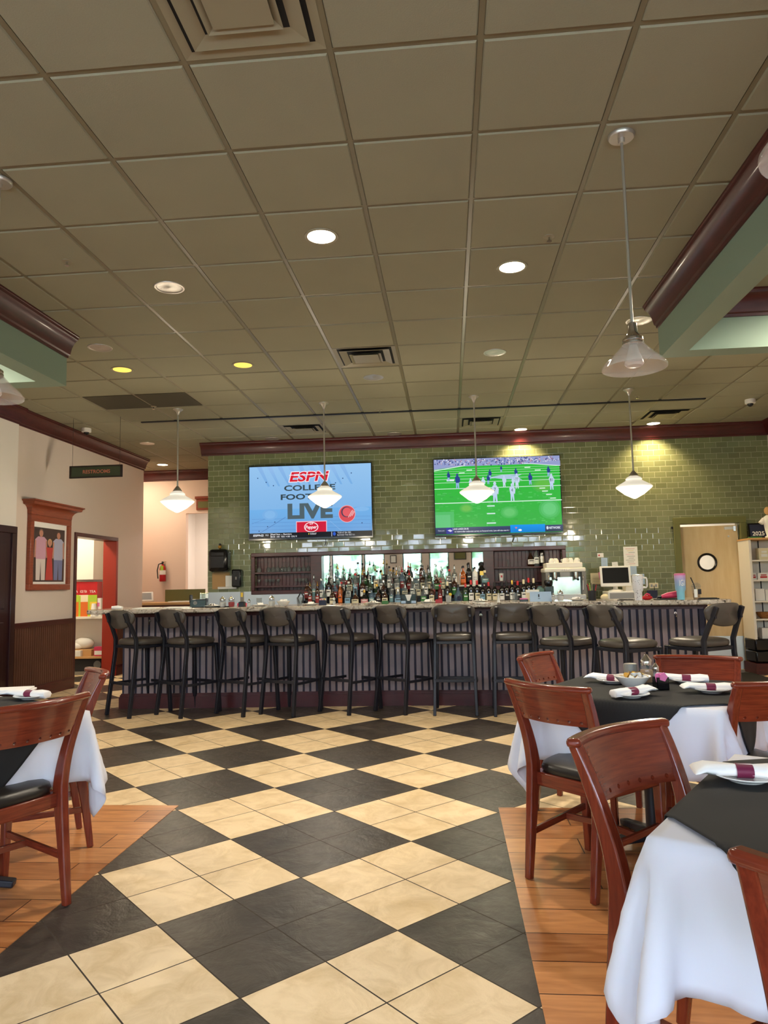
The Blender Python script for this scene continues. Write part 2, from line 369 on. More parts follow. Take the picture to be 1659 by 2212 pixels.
def thing(name, label, cat, loc=(0, 0, 0), rz=0.0, group=None):
    o = bpy.data.objects.new(name, None); o.empty_display_size = 0.1; COL.objects.link(o); o.location = loc; o.rotation_euler = (0, 0, rz)
    return tag(o, label, cat, group)
def dup(root, loc, rz, label, group=None, tint=None):
    def cp(o, par):
        c = o.copy(); COL.objects.link(c)
        if par is not None: c.parent = par
        for ch in list(o.children): cp(ch, c)
        return c
    r = cp(root, None); r.location = loc; r.rotation_euler = (0, 0, rz); r['label'] = label
    if group: r['group'] = group
    return r
def struct(mb, name, label, cat, **kw):
    o = mb.build(name, **kw); return tag(o, label, cat, None, 'structure')
def T(x, y, z, rz=0.0): return Matrix.Translation((x, y, z)) @ Matrix.Rotation(rz, 4, 'Z')
def tri(name, vs): pass
# lettering: a text turned into flat triangles, fitted to a width and height
_txt = {}
def text_polys(s, w, h, shear=0.0, bold=0.0):
    key = (s, bold)
    if key not in _txt:
        cu = bpy.data.curves.new('lettering', 'FONT'); cu.body = s; cu.offset = bold; cu.resolution_u = 3
        o = bpy.data.objects.new('lettering', cu); COL.objects.link(o); bpy.context.view_layer.update()
        me = bpy.data.meshes.new_from_object(o); _txt[key] = ([(v.co.x, v.co.y) for v in me.vertices], [tuple(p.vertices) for p in me.polygons])
        bpy.data.objects.remove(o); bpy.data.curves.remove(cu); bpy.data.meshes.remove(me)
    V, Fc = _txt[key]
    if not V: return [], []
    xs = [p[0] for p in V]; ys = [p[1] for p in V]; x0, x1, y0, y1 = min(xs), max(xs), min(ys), max(ys)
    return [((x-x0)/(x1-x0)*w-w/2+shear*((y-y0)/(y1-y0)-0.5)*h, (y-y0)/(y1-y0)*h-h/2) for x, y in V], Fc
def letters(mb, s, w, h, X, m, shear=0.0, bold=0.0):   # lettering facing local -Y (x right, z up)
    V, Fc = text_polys(s, w, h, shear, bold); mb.add([(x, 0, z) for x, z in V], Fc, m, X); return mb
class Pic:                     # a flat picture made of coloured polygons (u right, v up), facing -Y
    def __init__(s, w, h): s.w = w; s.h = h; s.v = []; s.f = []; s.c = []; s.k = 0
    def poly(s, pts, col, c2=None):
        o = len(s.v); s.k += 1; d = -0.00012*s.k; s.v += [((u-0.5)*s.w, d, (v-0.5)*s.h) for u, v in pts]; s.f.append(tuple(range(o, o+len(pts)))); s.c.append((col, c2))
    def rect(s, u0, v0, u1, v1, col, c2=None): s.poly([(u0, v0), (u1, v0), (u1, v1), (u0, v1)], col, c2)
    def disc(s, u, v, ru, rv, col, n=20): s.poly([(u+ru*math.cos(2*math.pi*i/n), v+rv*math.sin(2*math.pi*i/n)) for i in range(n)], col)
    def line(s, a, b, t, col):
        dx, dy = (b[0]-a[0])*s.w, (b[1]-a[1])*s.h; L = math.hypot(dx, dy); nx, ny = -dy/L*t/2, dx/L*t/2
        s.poly([(a[0]+nx/s.w, a[1]+ny/s.h), (b[0]+nx/s.w, b[1]+ny/s.h), (b[0]-nx/s.w, b[1]-ny/s.h), (a[0]-nx/s.w, a[1]-ny/s.h)], col)
    def text(s, t, u, v, wu, hv, col, shear=0.0, bold=0.0):
        V, Fc = text_polys(t, wu*s.w, hv*s.h, shear, bold); s.k += 1; d = -0.00012*s.k; o = len(s.v)
        s.v += [((u-0.5)*s.w+x, d, (v-0.5)*s.h+z) for x, z in V]
        for f in Fc: s.f.append(tuple(i+o for i in f)); s.c.append((col, None))
    def build(s, name, m, parent, loc, gain=1.0):
        me = bpy.data.meshes.new(name); me.from_pydata(s.v, [], s.f); me.materials.append(M[m])
        ca = me.color_attributes.new('Col', 'FLOAT_COLOR', 'CORNER'); i = 0
        for p, (c, c2) in zip(me.polygons, s.c):
            A = c3(*c); B = c3(*c2) if c2 else A; n = p.loop_total
            for q in range(n):
                cc = B if (c2 and q >= n/2) else A
                ca.data[p.loop_start+q].color = (cc[0]*gain, cc[1]*gain, cc[2]*gain, 1)
        o = bpy.data.objects.new(name, me); COL.objects.link(o); o.parent = parent; o.location = loc; return o

# ------------------------------------------------------------------ the room shell
LW, BW, RW = -5.07, 10.42, 4.54          # left wall, back wall, right wall
b = MB().box(-9, 8, -4.2, 16, -0.12, 0, 'floor_tile'); struct(b, 'floor', 'checkered floor of cream and charcoal stone tiles laid diagonally', 'floor')
b = MB().box(LW, -1.653, -3.4, 4.31, 0.0, 0.003, 'plank_tile'); struct(b, 'floor', 'orange wood plank tile floor under the left table', 'floor')
b = MB().box(0.245, RW, -3.4, 4.31, 0.0, 0.003, 'plank_tile'); struct(b, 'floor', 'orange wood plank tile floor under the right hand tables', 'floor')
GX, GY, GT = 0.1904, 2.6894, 0.6096
b = MB().box(-9, 8, -4.2, 16, CEIL+0.012, CEIL+0.2, 'ceiling_tile')
holes = {(-2, -1): 1, (-2, 6): 1, (-4, 11): 1, (0, 11): 1, (4, 11): 1, (-7, 8): 2, (-6, 8): 2}   # tiles taken by vents and dark panels
ix0, ix1, iy0, iy1 = -14, 9, -10, 19
for i in range(ix0, ix1):
    for j in range(iy0, iy1):
        x0, y0 = GX+i*GT, GY+j*GT; g, e = 0.0125, 0.020
        if (i, j) in holes: continue
        b.add([(x0+g, y0+g, CEIL+0.004), (x0+GT-g, y0+g, CEIL+0.004), (x0+GT-g, y0+GT-g, CEIL+0.004), (x0+g, y0+GT-g, CEIL+0.004), (x0+e, y0+e, CEIL-0.006), (x0+GT-e, y0+e, CEIL-0.006), (x0+GT-e, y0+GT-e, CEIL-0.006), (x0+e, y0+GT-e, CEIL-0.006)],
              [(0, 4, 7, 3), (1, 2, 6, 5), (0, 1, 5, 4), (3, 7, 6, 2), (4, 5, 6, 7)], 'ceiling_tile')
for i in range(ix0, ix1+1): b.box(GX+i*GT-0.012, GX+i*GT+0.012, GY+iy0*GT, GY+iy1*GT, CEIL, CEIL+0.01, 'ceiling_bar')
for j in range(iy0, iy1+1): b.box(GX+ix0*GT, GX+ix1*GT, GY+j*GT-0.012, GY+j*GT+0.012, CEIL+0.0005, CEIL+0.01, 'ceiling_bar')
struct(b, 'ceiling', 'drab suspended ceiling of square tiles in a metal grid', 'ceiling', ang=20)
# back wall of green subway tile with a niche and the kitchen doorway
NX0, NX1, NZ0, NZ1 = -2.86, 1.62, 1.225, 1.735
DX0, DX1, DZ = 3.235, 4.105, 2.075
b = MB(); WL = -3.575
for (x0, x1, z0, z1) in ((WL, NX0, 0, CEIL), (NX0, NX1, 0, NZ0), (NX0, NX1, NZ1, CEIL), (NX1, DX0, 0, CEIL), (DX0, DX1, DZ, CEIL), (DX1, RW, 0, CEIL)):
    b.box(x0, x1, BW, BW+0.14, z0, z1, 'subway_tile')
struct(b, 'wall_back', 'glossy olive green subway tile wall behind the bar', 'wall')
b = MB().box(WL, RW, BW+0.14, BW+0.2, 0, 0.01, 'wall_paint')
b = MB().box(WL, WL+0.12, BW+0.14, 12.75, 0, CEIL, 'hall_paint').box(NX0-0.05, NX1+0.05, BW+0.14, BW+0.20, 0.9, 2.0, 'hall_paint'); struct(b, 'wall_hall', 'peach side wall behind the end of the tiled wall', 'wall')
# left wall with the storage opening
OY0, OY1, OZ = 9.36, 10.56, 2.05
b = MB()
for (y0, y1, z0, z1) in ((-3.5, OY0, 0, CEIL), (OY0, OY1, OZ, CEIL), (OY1, 11.53, 0, CEIL)): b.box(LW-0.17, LW, y0, y1, z0, z1, 'wall_paint')
b.box(LW-0.02, LW+0.028, -3.5, 7.955, 0, CEIL, 'white_paint')
struct(b, 'wall_left', 'off white plaster wall with a framed picture', 'wall')
# hall wall at the back left with a bright corridor
HY = 12.75
b = MB().box(-8.5, -4.79, HY, HY+0.12, 0, CEIL, 'hall_paint').box(-4.79, WL+0.12, HY, HY+0.12, 2.66, CEIL, 'hall_paint').box(WL-0.25, WL+0.12, HY, HY+0.12, 0, 2.66, 'hall_paint')
b.box(-8.5, -8.4, 11.0, HY, 0, CEIL, 'hall_paint').box(-8.5, LW-0.17, 11.45, 11.53, 0, CEIL, 'hall_paint')
struct(b, 'wall_hall', 'peach wall at the end of the hall with a bright corridor opening', 'wall')
b = MB().box(-5.6, -3.3, 15.2, 15.3, 0, CEIL, 'white_paint').box(-5.6, -5.5, HY+.121, 15.3, 0, CEIL, 'white_paint').box(-3.4, -3.3, HY+.121, 15.3, 0, CEIL, 'white_paint'); struct(b, 'wall_corridor', 'white corridor walls beyond the hall opening', 'wall')
# right wall and front wall
b = MB().box(RW, RW+0.15, -3.5, BW+0.14, 0, CEIL, 'wall_paint'); struct(b, 'wall_right', 'pale plaster wall at the right edge', 'wall')
b = MB(); xs = sorted(WIN); x = LW-0.17
for (a, c, z0, z1) in xs:
    b.box(x, a, FRONT_Y-0.15, FRONT_Y, 0, CEIL, 'wall_paint'); b.box(a, c, FRONT_Y-0.15, FRONT_Y, 0, z0, 'wall_paint').box(a, c, FRONT_Y-0.15, FRONT_Y, z1, CEIL, 'wall_paint'); x = c
b.box(x, RW+0.15, FRONT_Y-0.15, FRONT_Y, 0, CEIL, 'wall_paint'); struct(b, 'wall_front', 'street side wall with tall windows, mirrored behind the bottles', 'wall')
for i, (a, c, z0, z1) in enumerate(xs):
    b = MB(); t = 0.045
    b.frame(c-a, z1-z0, t, FRONT_Y-0.1, FRONT_Y-0.04, 'window_frame', Matrix.Translation(((a+c)/2, 0, (z0+z1)/2)))
    b.box(a+t, c-t, FRONT_Y-0.072, FRONT_Y-0.068, z0+t, z1-t, 'pane')
    struct(b, 'window_%d' % (i+1), 'tall dark framed street window seen only in the mirror', 'window')
# unseen outer shell added against light leaks; kitchen and storage rooms
b = MB().box(-9.2, 8.2, -3.7, 16.2, CEIL+0.3, CEIL+0.4, 'white_paint').box(-9.2, -9, -3.6, 16, 0, CEIL+0.3, 'white_paint').box(7.9, 8.1, -3.6, 16, 0, CEIL+0.3, 'white_paint').box(-9, 8, 15.9, 16, 0, CEIL+0.3, 'white_paint')
struct(b, 'roof', 'unseen shell added round the rooms to keep stray light out', 'roof')
b = MB().box(2.5, 5.2, 13.3, 13.4, 0, CEIL, 'white_paint').box(2.4, 2.5, BW+0.2, 13.4, 0, CEIL, 'white_paint').box(5.2, 5.3, BW+0.14, 13.4, 0, CEIL, 'white_paint').box(2.4, 5.3, BW+0.14, 13.4, 2.85, 2.9, 'white_paint')
struct(b, 'wall_kitchen', 'bright kitchen walls behind the swing door', 'wall')
b = MB().box(-6.9, -6.8, 9.0, 11.3, 0, 2.8, 'white_paint').box(-6.9, LW-0.17, 11.0, 11.1, 0, 2.8, 'white_paint').box(-6.9, LW-0.17, 9.0, 9.08, 0, 2.8, 'white_paint').box(-6.9, LW-0.17, 9.0, 11.1, 2.75, 2.8, 'white_paint')
struct(b, 'wall_storage', 'bright white walls of the storage closet', 'wall')
# crown mouldings
def crown(mb, a, c, n, D=0.11, H=0.19, m='mahogany', ez=CEIL):   # from a to c along the wall, n = direction into the room
    prof = [(0, -H), (0.012, -H), (0.016, -H+0.02), (0.03, -H+0.028), (0.034, -H+0.045), (0.045, -0.105), (0.062, -0.07), (0.085, -0.045), (D-0.012, -0.038), (D-0.008, -0.02), (D, -0.016), (D, -0.004), (0, -0.004)]
    A, C, N = Vector(a), Vector(c), Vector(n); k = len(prof); v = []
    for P in (A, C):
        for (d, z) in prof: v.append((P.x+N.x*d, P.y+N.y*d, ez+z))
    f = [(i, (i+1) % k, k+(i+1) % k, k+i) for i in range(k)]+[tuple(range(k-1, -1, -1)), tuple(range(k, 2*k))]
    mb.add(v, f, m)
crown_walls = [((LW, 7.955), (LW, 11.53), (1, 0), 'left plaster wall'), ((LW+0.028, -3.4), (LW+0.028, 7.955), (1, 0), 'front part of the left wall'), ((WL-0.1, BW), (RW, BW), (0, -1), 'green tiled wall'), ((-8.4, HY), (WL, HY), (0, -1), 'peach hall wall'), ((RW, BW), (RW, -3.4), (-1, 0), 'right wall'), ((1.715, -3.4), (1.715, 5.70), (-1, 0), 'right sage ceiling beam'), ((-3.2, 5.70), (-3.2, -3.4), (1, 0), 'left sage ceiling beam'), ((RW, 5.53), (1.885, 5.53), (0, -1), 'inside of the right ceiling beam'), ((-3.37, 5.53), (LW, 5.53), (0, -1), 'inside of the left ceiling beam')]
for i, (a, c, n, w) in enumerate(crown_walls):
    b = MB(); crown(b, (a[0], a[1], 0), (c[0], c[1], 0), (n[0], n[1], 0), 0.11, 0.19, 'mahogany', CEIL-0.003); struct(b, 'trim_%d' % (i+1), 'dark mahogany crown moulding along the top of the '+w, 'crown moulding')
BZ = 3.03
b = MB().box(1.715, 1.885, -3.4, 5.70, BZ, CEIL-0.008, 'sage_paint').box(1.885, RW, 5.53, 5.70, BZ, CEIL-0.008, 'sage_paint'); struct(b, 'ceiling_beam', 'sage green dropped beam framing the ceiling over the right tables', 'beam')
b = MB().box(-3.37, -3.2, -3.4, 5.70, BZ, CEIL-0.008, 'sage_paint').box(LW, -3.37, 5.53, 5.70, BZ, CEIL-0.008, 'sage_paint'); struct(b, 'ceiling_beam', 'sage green dropped beam framing the ceiling over the left tables', 'beam')
# wainscot, chair rail, baseboards on the left wall
b = MB(); 
def wains(b, y0, y1):
    b.box(LW, LW+0.012, y0, y1, 0.12, 0.86, 'wainscot_wood'); y = y0
    while y < y1-0.03: b.box(LW+0.012, LW+0.019, y+0.004, min(y+0.042, y1), 0.14, 0.86, 'wainscot_wood'); y += 0.046
    b.box(LW, LW+0.03, y0, y1, 0.86, 0.92, 'mahogany').box(LW, LW+0.045, y0, y1, 0.905, 0.925, 'mahogany').box(LW, LW+0.028, y0, y1, 0, 0.13, 'mahogany').box(LW, LW+0.02, y0, y1, 0.13, 0.155, 'mahogany')
wains(b, 7.96, OY0-0.03); wains(b, OY1+0.03, 11.5); struct(b, 'trim_10', 'brown ribbed wainscot with a dark chair rail below the picture', 'wainscot')
b = MB().box(-5.26, LW+0.02, OY0-0.035, OY0+0.02, 0, OZ-0.02, 'mahogany').box(-5.26, LW+0.02, OY0-0.035, OY1+0.04, OZ-0.02, OZ+0.035, 'mahogany').box(-5.26, LW+0.02, OY1-0.02, OY1+0.04, 0, OZ-0.02, 'jamb_red')
struct(b, 'door_1', 'dark red frame of the open storage doorway', 'door frame', bevel=0.004)
b = MB().box(LW+0.028, LW+0.06, 7.85, 7.94, 0, 1.97, 'dark_door').box(LW+0.028, LW+0.06, 6.9, 7.94, 1.97, 2.05, 'dark_door').box(LW+0.028, LW+0.04, 6.9, 7.85, 0, 1.97, 'dark_door').box(LW+0.04, LW+0.052, 7.0, 7.74, 0.2, 0.95, 'dark_door').box(LW+0.04, LW+0.052, 7.0, 7.74, 1.1, 1.85, 'dark_door')
struct(b, 'door_2', 'dark burgundy door and casing at the left edge', 'door', bevel=0.004)
# kitchen door
fr = MB().box(DX0-0.06, DX0+0.03, BW-0.03, BW+0.15, 0, DZ-0.03, 'olive_frame').box(DX1-0.03, DX1+0.06, BW-0.03, BW+0.15, 0, DZ-0.03, 'olive_frame').box(DX0-0.06, DX1+0.06, BW-0.03, BW+0.15, DZ-0.03, DZ+0.06, 'olive_frame')
struct(fr, 'door_3', 'olive green steel frame round the kitchen door', 'door frame', bevel=0.004)
dr = thing('kitchen_door', 'pale maple swing door with a round window and steel kick plate', 'door', (DX1-0.04, BW+0.06, 0), math.radians(-9))
dw = 0.80; pc = (-0.42, 1.50); pr_ = 0.105
leaf = MB(); n = 32      # the leaf is a slab with a round hole
sqp = []
for i in range(n):
    a = 2*math.pi*i/n; cx, sz = math.cos(a), math.sin(a); q = 1/max(abs(cx), abs(sz)); sqp.append((pc[0]+0.16*cx*q, pc[1]+0.16*sz*q))
for y, fl in ((-0.022, False), (0.022, True)):
    v = [(pc[0]+pr_*math.cos(2*math.pi*i/n), y, pc[1]+pr_*math.sin(2*math.pi*i/n)) for i in range(n)]+[(p[0], y, p[1]) for p in sqp]
    f = [(i, n+i, n+(i+1) % n, (i+1) % n) for i in range(n)]; leaf.add(v, [q[::-1] if fl else q for q in f], 'maple')
for (x0, x1, z0, z1) in ((-dw, 0, 0.012, pc[1]-0.16), (-dw, 0, pc[1]+0.16, DZ-0.06), (-dw, pc[0]-0.16, pc[1]-0.16, pc[1]+0.16), (pc[0]+0.16, 0, pc[1]-0.16, pc[1]+0.16)): leaf.box(x0, x1, -0.022, 0.022, z0, z1, 'maple')
panel = leaf.build('door_panel', dr, ang=30)
ring = MB().tube([(pc[0]+(pr_+0.012)*math.cos(2*math.pi*i/36), -0.026, pc[1]+(pr_+0.012)*math.sin(2*math.pi*i/36)) for i in range(36)], 0.016, 'black_plastic', 8, up=(0, 1, 0), closed=True); ring.build('window_ring', panel, label='black ring round the window')
gl = MB().lathe([(pr_+0.005, -0.003), (pr_+0.005, 0.003)], 'pane', 36, Matrix.Translation((pc[0], 0, pc[1])) @ Matrix.Rotation(math.pi/2, 4, 'X')); gl.build('window_glass', panel)
MB().box(-dw+0.01, -0.01, -0.028, -0.022, 0.02, 0.47, 'brushed_steel').build('kick_plate', panel, label='brushed steel kick plate')
MB().box(-0.17, -0.02, -0.05, -0.022, 1.955, 1.995, 'white_plastic').box(-0.06, -0.03, -0.07, -0.03, 1.93, 2.0, 'chrome').build('closer', dr)
MB().lathe([(0.014, 0), (0.012, 0.006)], 'white_plastic', 14, Matrix.Translation((-0.12, -0.022, 1.86)) @ Matrix.Rotation(math.pi/2, 4, 'X')).build('bumper', panel)
b = MB().box(DX0-0.09, DX0-0.065, BW-0.025, BW, 1.98, 2.01, 'black_plastic'); tag(b.build('door_sensor'), 'tiny black sensor on the tile beside the kitchen door frame', 'sensor')
b = MB().box(3.35, 4.0, 9.2, 10.15, 0, 0.012, 'black_mat'); tag(b.build('floor_mat', bevel=0.004), 'black rubber mat on the floor before the kitchen door', 'mat')
# greenery outside the street windows
hb = MB(); NXh, NZh = 60, 16
pts = [[(-14+28*i/NXh, -10.5+0.9*math.sin(i*1.7)*math.cos(j*1.3)+0.6*rng.rand(), -0.2+2.95*j/NZh) for j in range(NZh+1)] for i in range(NXh+1)]
hb.grid(pts, 'foliage', flip=True); tag(hb.build('hedge'), 'bright green hedge across the street, seen in the bar mirror', 'hedge', None, 'stuff')
# ------------------------------------------------------------------ the bar
KX = [-3.6, -2.9, -2.0, -1.2, -0.5, 0.2, 1.0, 1.6, 2.05, 2.52]; KY = [7.70, 7.72, 7.755, 7.785, 7.805, 7.79, 7.71, 7.60, 7.50, 7.40]
def bar_y(x): return float(np.interp(x, KX, KY))
def bar_y_s(x): return sum(bar_y(x+d) for d in (-0.35, -0.2, -0.1, 0, 0.1, 0.2, 0.35))/7
bar = thing('bar', 'long curved bar front of grey boards over burgundy base trim', 'bar', (0, 0, 0))
b = MB(); xs = [KX[0]+(KX[-1]-KX[0])*i/60 for i in range(61)]
fr_ = [(x, bar_y_s(x)) for x in xs]
for (y0, y1), z0, z1, m in (((0.012, 0.10), 0.0, 1.03, 'board_gap'),):
    poly = [(x, y+y0) for x, y in fr_]+[(x, y+y1) for x, y in reversed(fr_)]; b.prism(poly, z0, z1, m)
b.box(KX[0], KX[0]+0.06, bar_y_s(KX[0]), 8.40, 0, 1.03, 'board_gap').box(KX[-1]-0.06, KX[-1], bar_y_s(KX[-1]), 8.15, 0, 1.03, 'board_gap')
b.build('bar_carcass', bar)
b = MB(); x = KX[0]+0.02
while x < KX[-1]-0.03:
    y = bar_y_s(x+0.024); b.box(x, x+0.049, y-0.002, y+0.014, 0.15, 0.985, 'board_grey'); x += 0.0712
y = bar_y_s(KX[-1]);
while y < 8.12: b.box(KX[-1]-0.01, KX[-1]+0.006, y, y+0.049, 0.15, 0.985, 'board_grey'); y += 0.0712
b.build('board_front', bar, bevel=0.002, label='grey vertical boards with dark gaps')
def strip(b, d0, d1, z0, z1, m):
    poly = [(x, y-d0) for x, y in fr_]+[(x, y+d1) for x, y in reversed(fr_)]; b.prism(poly, z0, z1, m)
    b.box(KX[-1]-0.02, KX[-1]+d0, bar_y_s(KX[-1])-d0, 8.15, z0, z1, m).box(KX[0]-d0, KX[0]+0.02, bar_y_s(KX[0])-d0, 8.40, z0, z1, m)
b = MB(); strip(b, 0.026, 0.012, 0, 0.125, 'bar_trim'); strip(b, 0.018, 0.012, 0.125, 0.145, 'bar_trim'); strip(b, 0.010, 0.012, 0.145, 0.158, 'bar_trim'); b.build('base_trim', bar, label='burgundy base moulding')
b = MB(); strip(b, 0.020, 0.012, 0.985, 1.03, 'bar_trim'); b.build('top_rail', bar, label='burgundy rail under the stone top')
for px, py in ((315, 1338), (442, 1335), (1040, 1324), (1263, 1322), (1449, 1319)):
    q = aty(px, py, 7.6); x = q.x; y = bar_y_s(x); p = Matrix.Translation((x, y-0.004, 0.945))
    h = MB().lathe([(0.017, 0), (0.014, 0.006)], 'chrome', 14, p @ Matrix.Rotation(math.pi/2, 4, 'X')).tube([(0, -0.004, 0), (0, -0.02, -0.005), (0, -0.028, -0.022), (0, -0.022, -0.036), (0, -0.012, -0.034)], 0.0045, 'chrome', 8, p, up=(1, 0, 0)); h.build('purse_hook', bar, label='small chrome purse hook')
# granite worktop with rounded ends
def off(x): return bar_y_s(x)-0.25
cx = [KX[0]-0.34+(KX[-1]+0.20-KX[0]+0.34)*i/70 for i in range(71)]
front = [(x, off(min(max(x, KX[0]), KX[-1]))) for x in cx]
def rnd(c, r, a0, a1, n=7): return [(c[0]+r*math.cos(a0+(a1-a0)*i/n), c[1]+r*math.sin(a0+(a1-a0)*i/n)) for i in range(n+1)]
xl, xr = cx[0], cx[-1]; yl, yr = front[0][1], front[-1][1]
poly = rnd((xl+0.12, yl+0.12), 0.12, math.pi, 1.5*math.pi)+[p for p in front if xl+0.13 < p[0] < xr-0.13]+rnd((xr-0.12, yr+0.12), 0.12, 1.5*math.pi, 2*math.pi)+[(xr, yr+0.80)]+[(x, bar_y_s(min(max(x, KX[0]), KX[-1]))+0.53) for x in reversed(cx[6:-4])]+[(xl, yl+0.80)]
b = MB().prism(poly, 1.032, 1.08, 'granite'); ctop = tag(b.build('bar_worktop', bevel=0.012), 'long speckled granite worktop on the curved bar', 'worktop')
TOPZ = 1.08
# back counter
bc = thing('back_counter', 'dark back counter carrying the bottles below the mirror niche', 'counter', (0, 0, 0))
MB().box(-3.5, 3.1, 9.80, BW-0.005, 0, 0.97, 'bar_trim').build('counter_body', bc)
for i in range(8): d_ = MB().box(-3.45+0.81*i, -2.72+0.81*i, 9.785, 9.80, 0.12, 0.93, 'mahogany').build('cabinet_door', bc, bevel=0.004); MB().box(-2.80+0.81*i, -2.78+0.81*i, 9.765, 9.785, 0.70, 0.86, 'chrome').build('handle', d_)
b = MB().box(-3.55, 3.15, 9.74, BW-0.004, 0.97, 1.0, 'brushed_steel'); tag(b.build('back_worktop', bevel=0.004), 'steel worktop under the bottles along the tiled wall', 'worktop')
b = MB().box(-3.56, -1.95, BW-0.012, BW-0.002, 1.0, 1.222, 'steel_panel'); tag(b.build('splash_panel'), 'pale blue grey steel splash panel below the glass shelves', 'panel')
# niche: frame, beadboard, mirror, shelves
nc = thing('bar_niche', 'mahogany niche set in the tile with shelves and a middle mirror', 'niche', (0, 0, 0))
MXL, MXR = -1.86, 0.50
b = MB(); w = 0.05
b.frame(NX1-NX0+2*w, NZ1-NZ0+2*w, w+.005, BW-0.025, BW+0.01, 'mahogany', Matrix.Translation(((NX0+NX1)/2, 0, (NZ0+NZ1)/2)))
b.build('frame', nc, bevel=0.006)
b = MB().box(NX0, NX1, BW+0.125, BW+0.14, NZ0, NZ1, 'mahogany'); x = NX0
while x < NX1:
    if x < MXL-0.05 or x > MXR+0.1: b.box(x, x+0.05, BW+0.115, BW+0.126, NZ0, NZ1, 'mahogany')
    x += 0.056
b.build('beadboard_back', nc, bevel=0.003)
for (x0, x1) in ((-2.02, MXL), (MXR, 0.65)): MB().box(x0, x1, BW-0.01, BW+0.13, NZ0, NZ1, 'mahogany').build('pilaster', nc, bevel=0.004)
MB().box(MXL, MXR, BW+0.105, BW+0.112, NZ0, NZ1, 'mirror_glass').build('mirror', nc, label='mirror reflecting the street windows')
SH1, SH2 = 1.50, 1.30
for (x0, x1) in ((NX0, -2.02), (0.65, NX1)):
    for z in (SH1, SH2): MB().box(x0, x1, BW-0.005, BW+0.12, z-0.025, z, 'mahogany').build('shelf', nc, bevel=0.003)
MB().box(-0.05, 0.50, 10.22, BW+0.1, 1.235, 1.255, 'shelf_white').build('shelf', nc, label='white ledge under the upright bottles')
# wine glasses
def wine_glass(flip):
    pr = [(0.032, 0), (0.033, 0.002), (0.006, 0.008), (0.004, 0.07), (0.012, 0.08), (0.033, 0.105), (0.037, 0.13), (0.032, 0.165), (0.031, 0.165), (0.036, 0.13), (0.03, 0.106), (0.005, 0.084)]
    pr = [(r, z*0.92) for r, z in pr]
    if flip: pr = [(r, 0.153-z) for r, z in pr]
    return MB().lathe(pr, 'clear_glass', 16, cap=False)
g0 = None; xs = [aty(px, 1215, BW+0.05).x for px in (560, 580, 590, 600, 610, 616, 624, 636, 646, 656, 666, 676)]
for i, x in enumerate(xs):
    lab = 'upside down wine glass on the upper niche shelf, %s' % ('nearest the left frame' if i == 0 else 'number %d from the left frame' % (i+1))
    if g0 is None: g0 = wine_glass(True).build('wine_glass'); tag(g0, lab, 'wine glass', 'wine glasses on the upper niche shelf'); g0.location = (x, BW+0.05, SH1)
    else: dup(g0, (x, BW+0.05, SH1), 0, lab)
xs = [aty(px, 1255, BW+0.05).x for px in (560, 576, 584, 591, 602, 640, 648, 655, 662)]
s0 = None
for i, x in enumerate(xs):
    lab = 'small stemmed glass on the lower niche shelf, number %d from the left frame' % (i+1)
    if s0 is None:
        s0 = MB().lathe([(0.026, 0), (0.005, 0.006), (0.004, 0.04), (0.024, 0.06), (0.028, 0.10), (0.027, 0.10), (0.022, 0.062)], 'clear_glass', 14, cap=False).build('cordial_glass'); tag(s0, lab, 'glass', 'small glasses on the lower niche shelf'); s0.location = (x, BW+0.04, SH2)
    else: dup(s0, (x, BW+0.04, SH2), 0, lab)

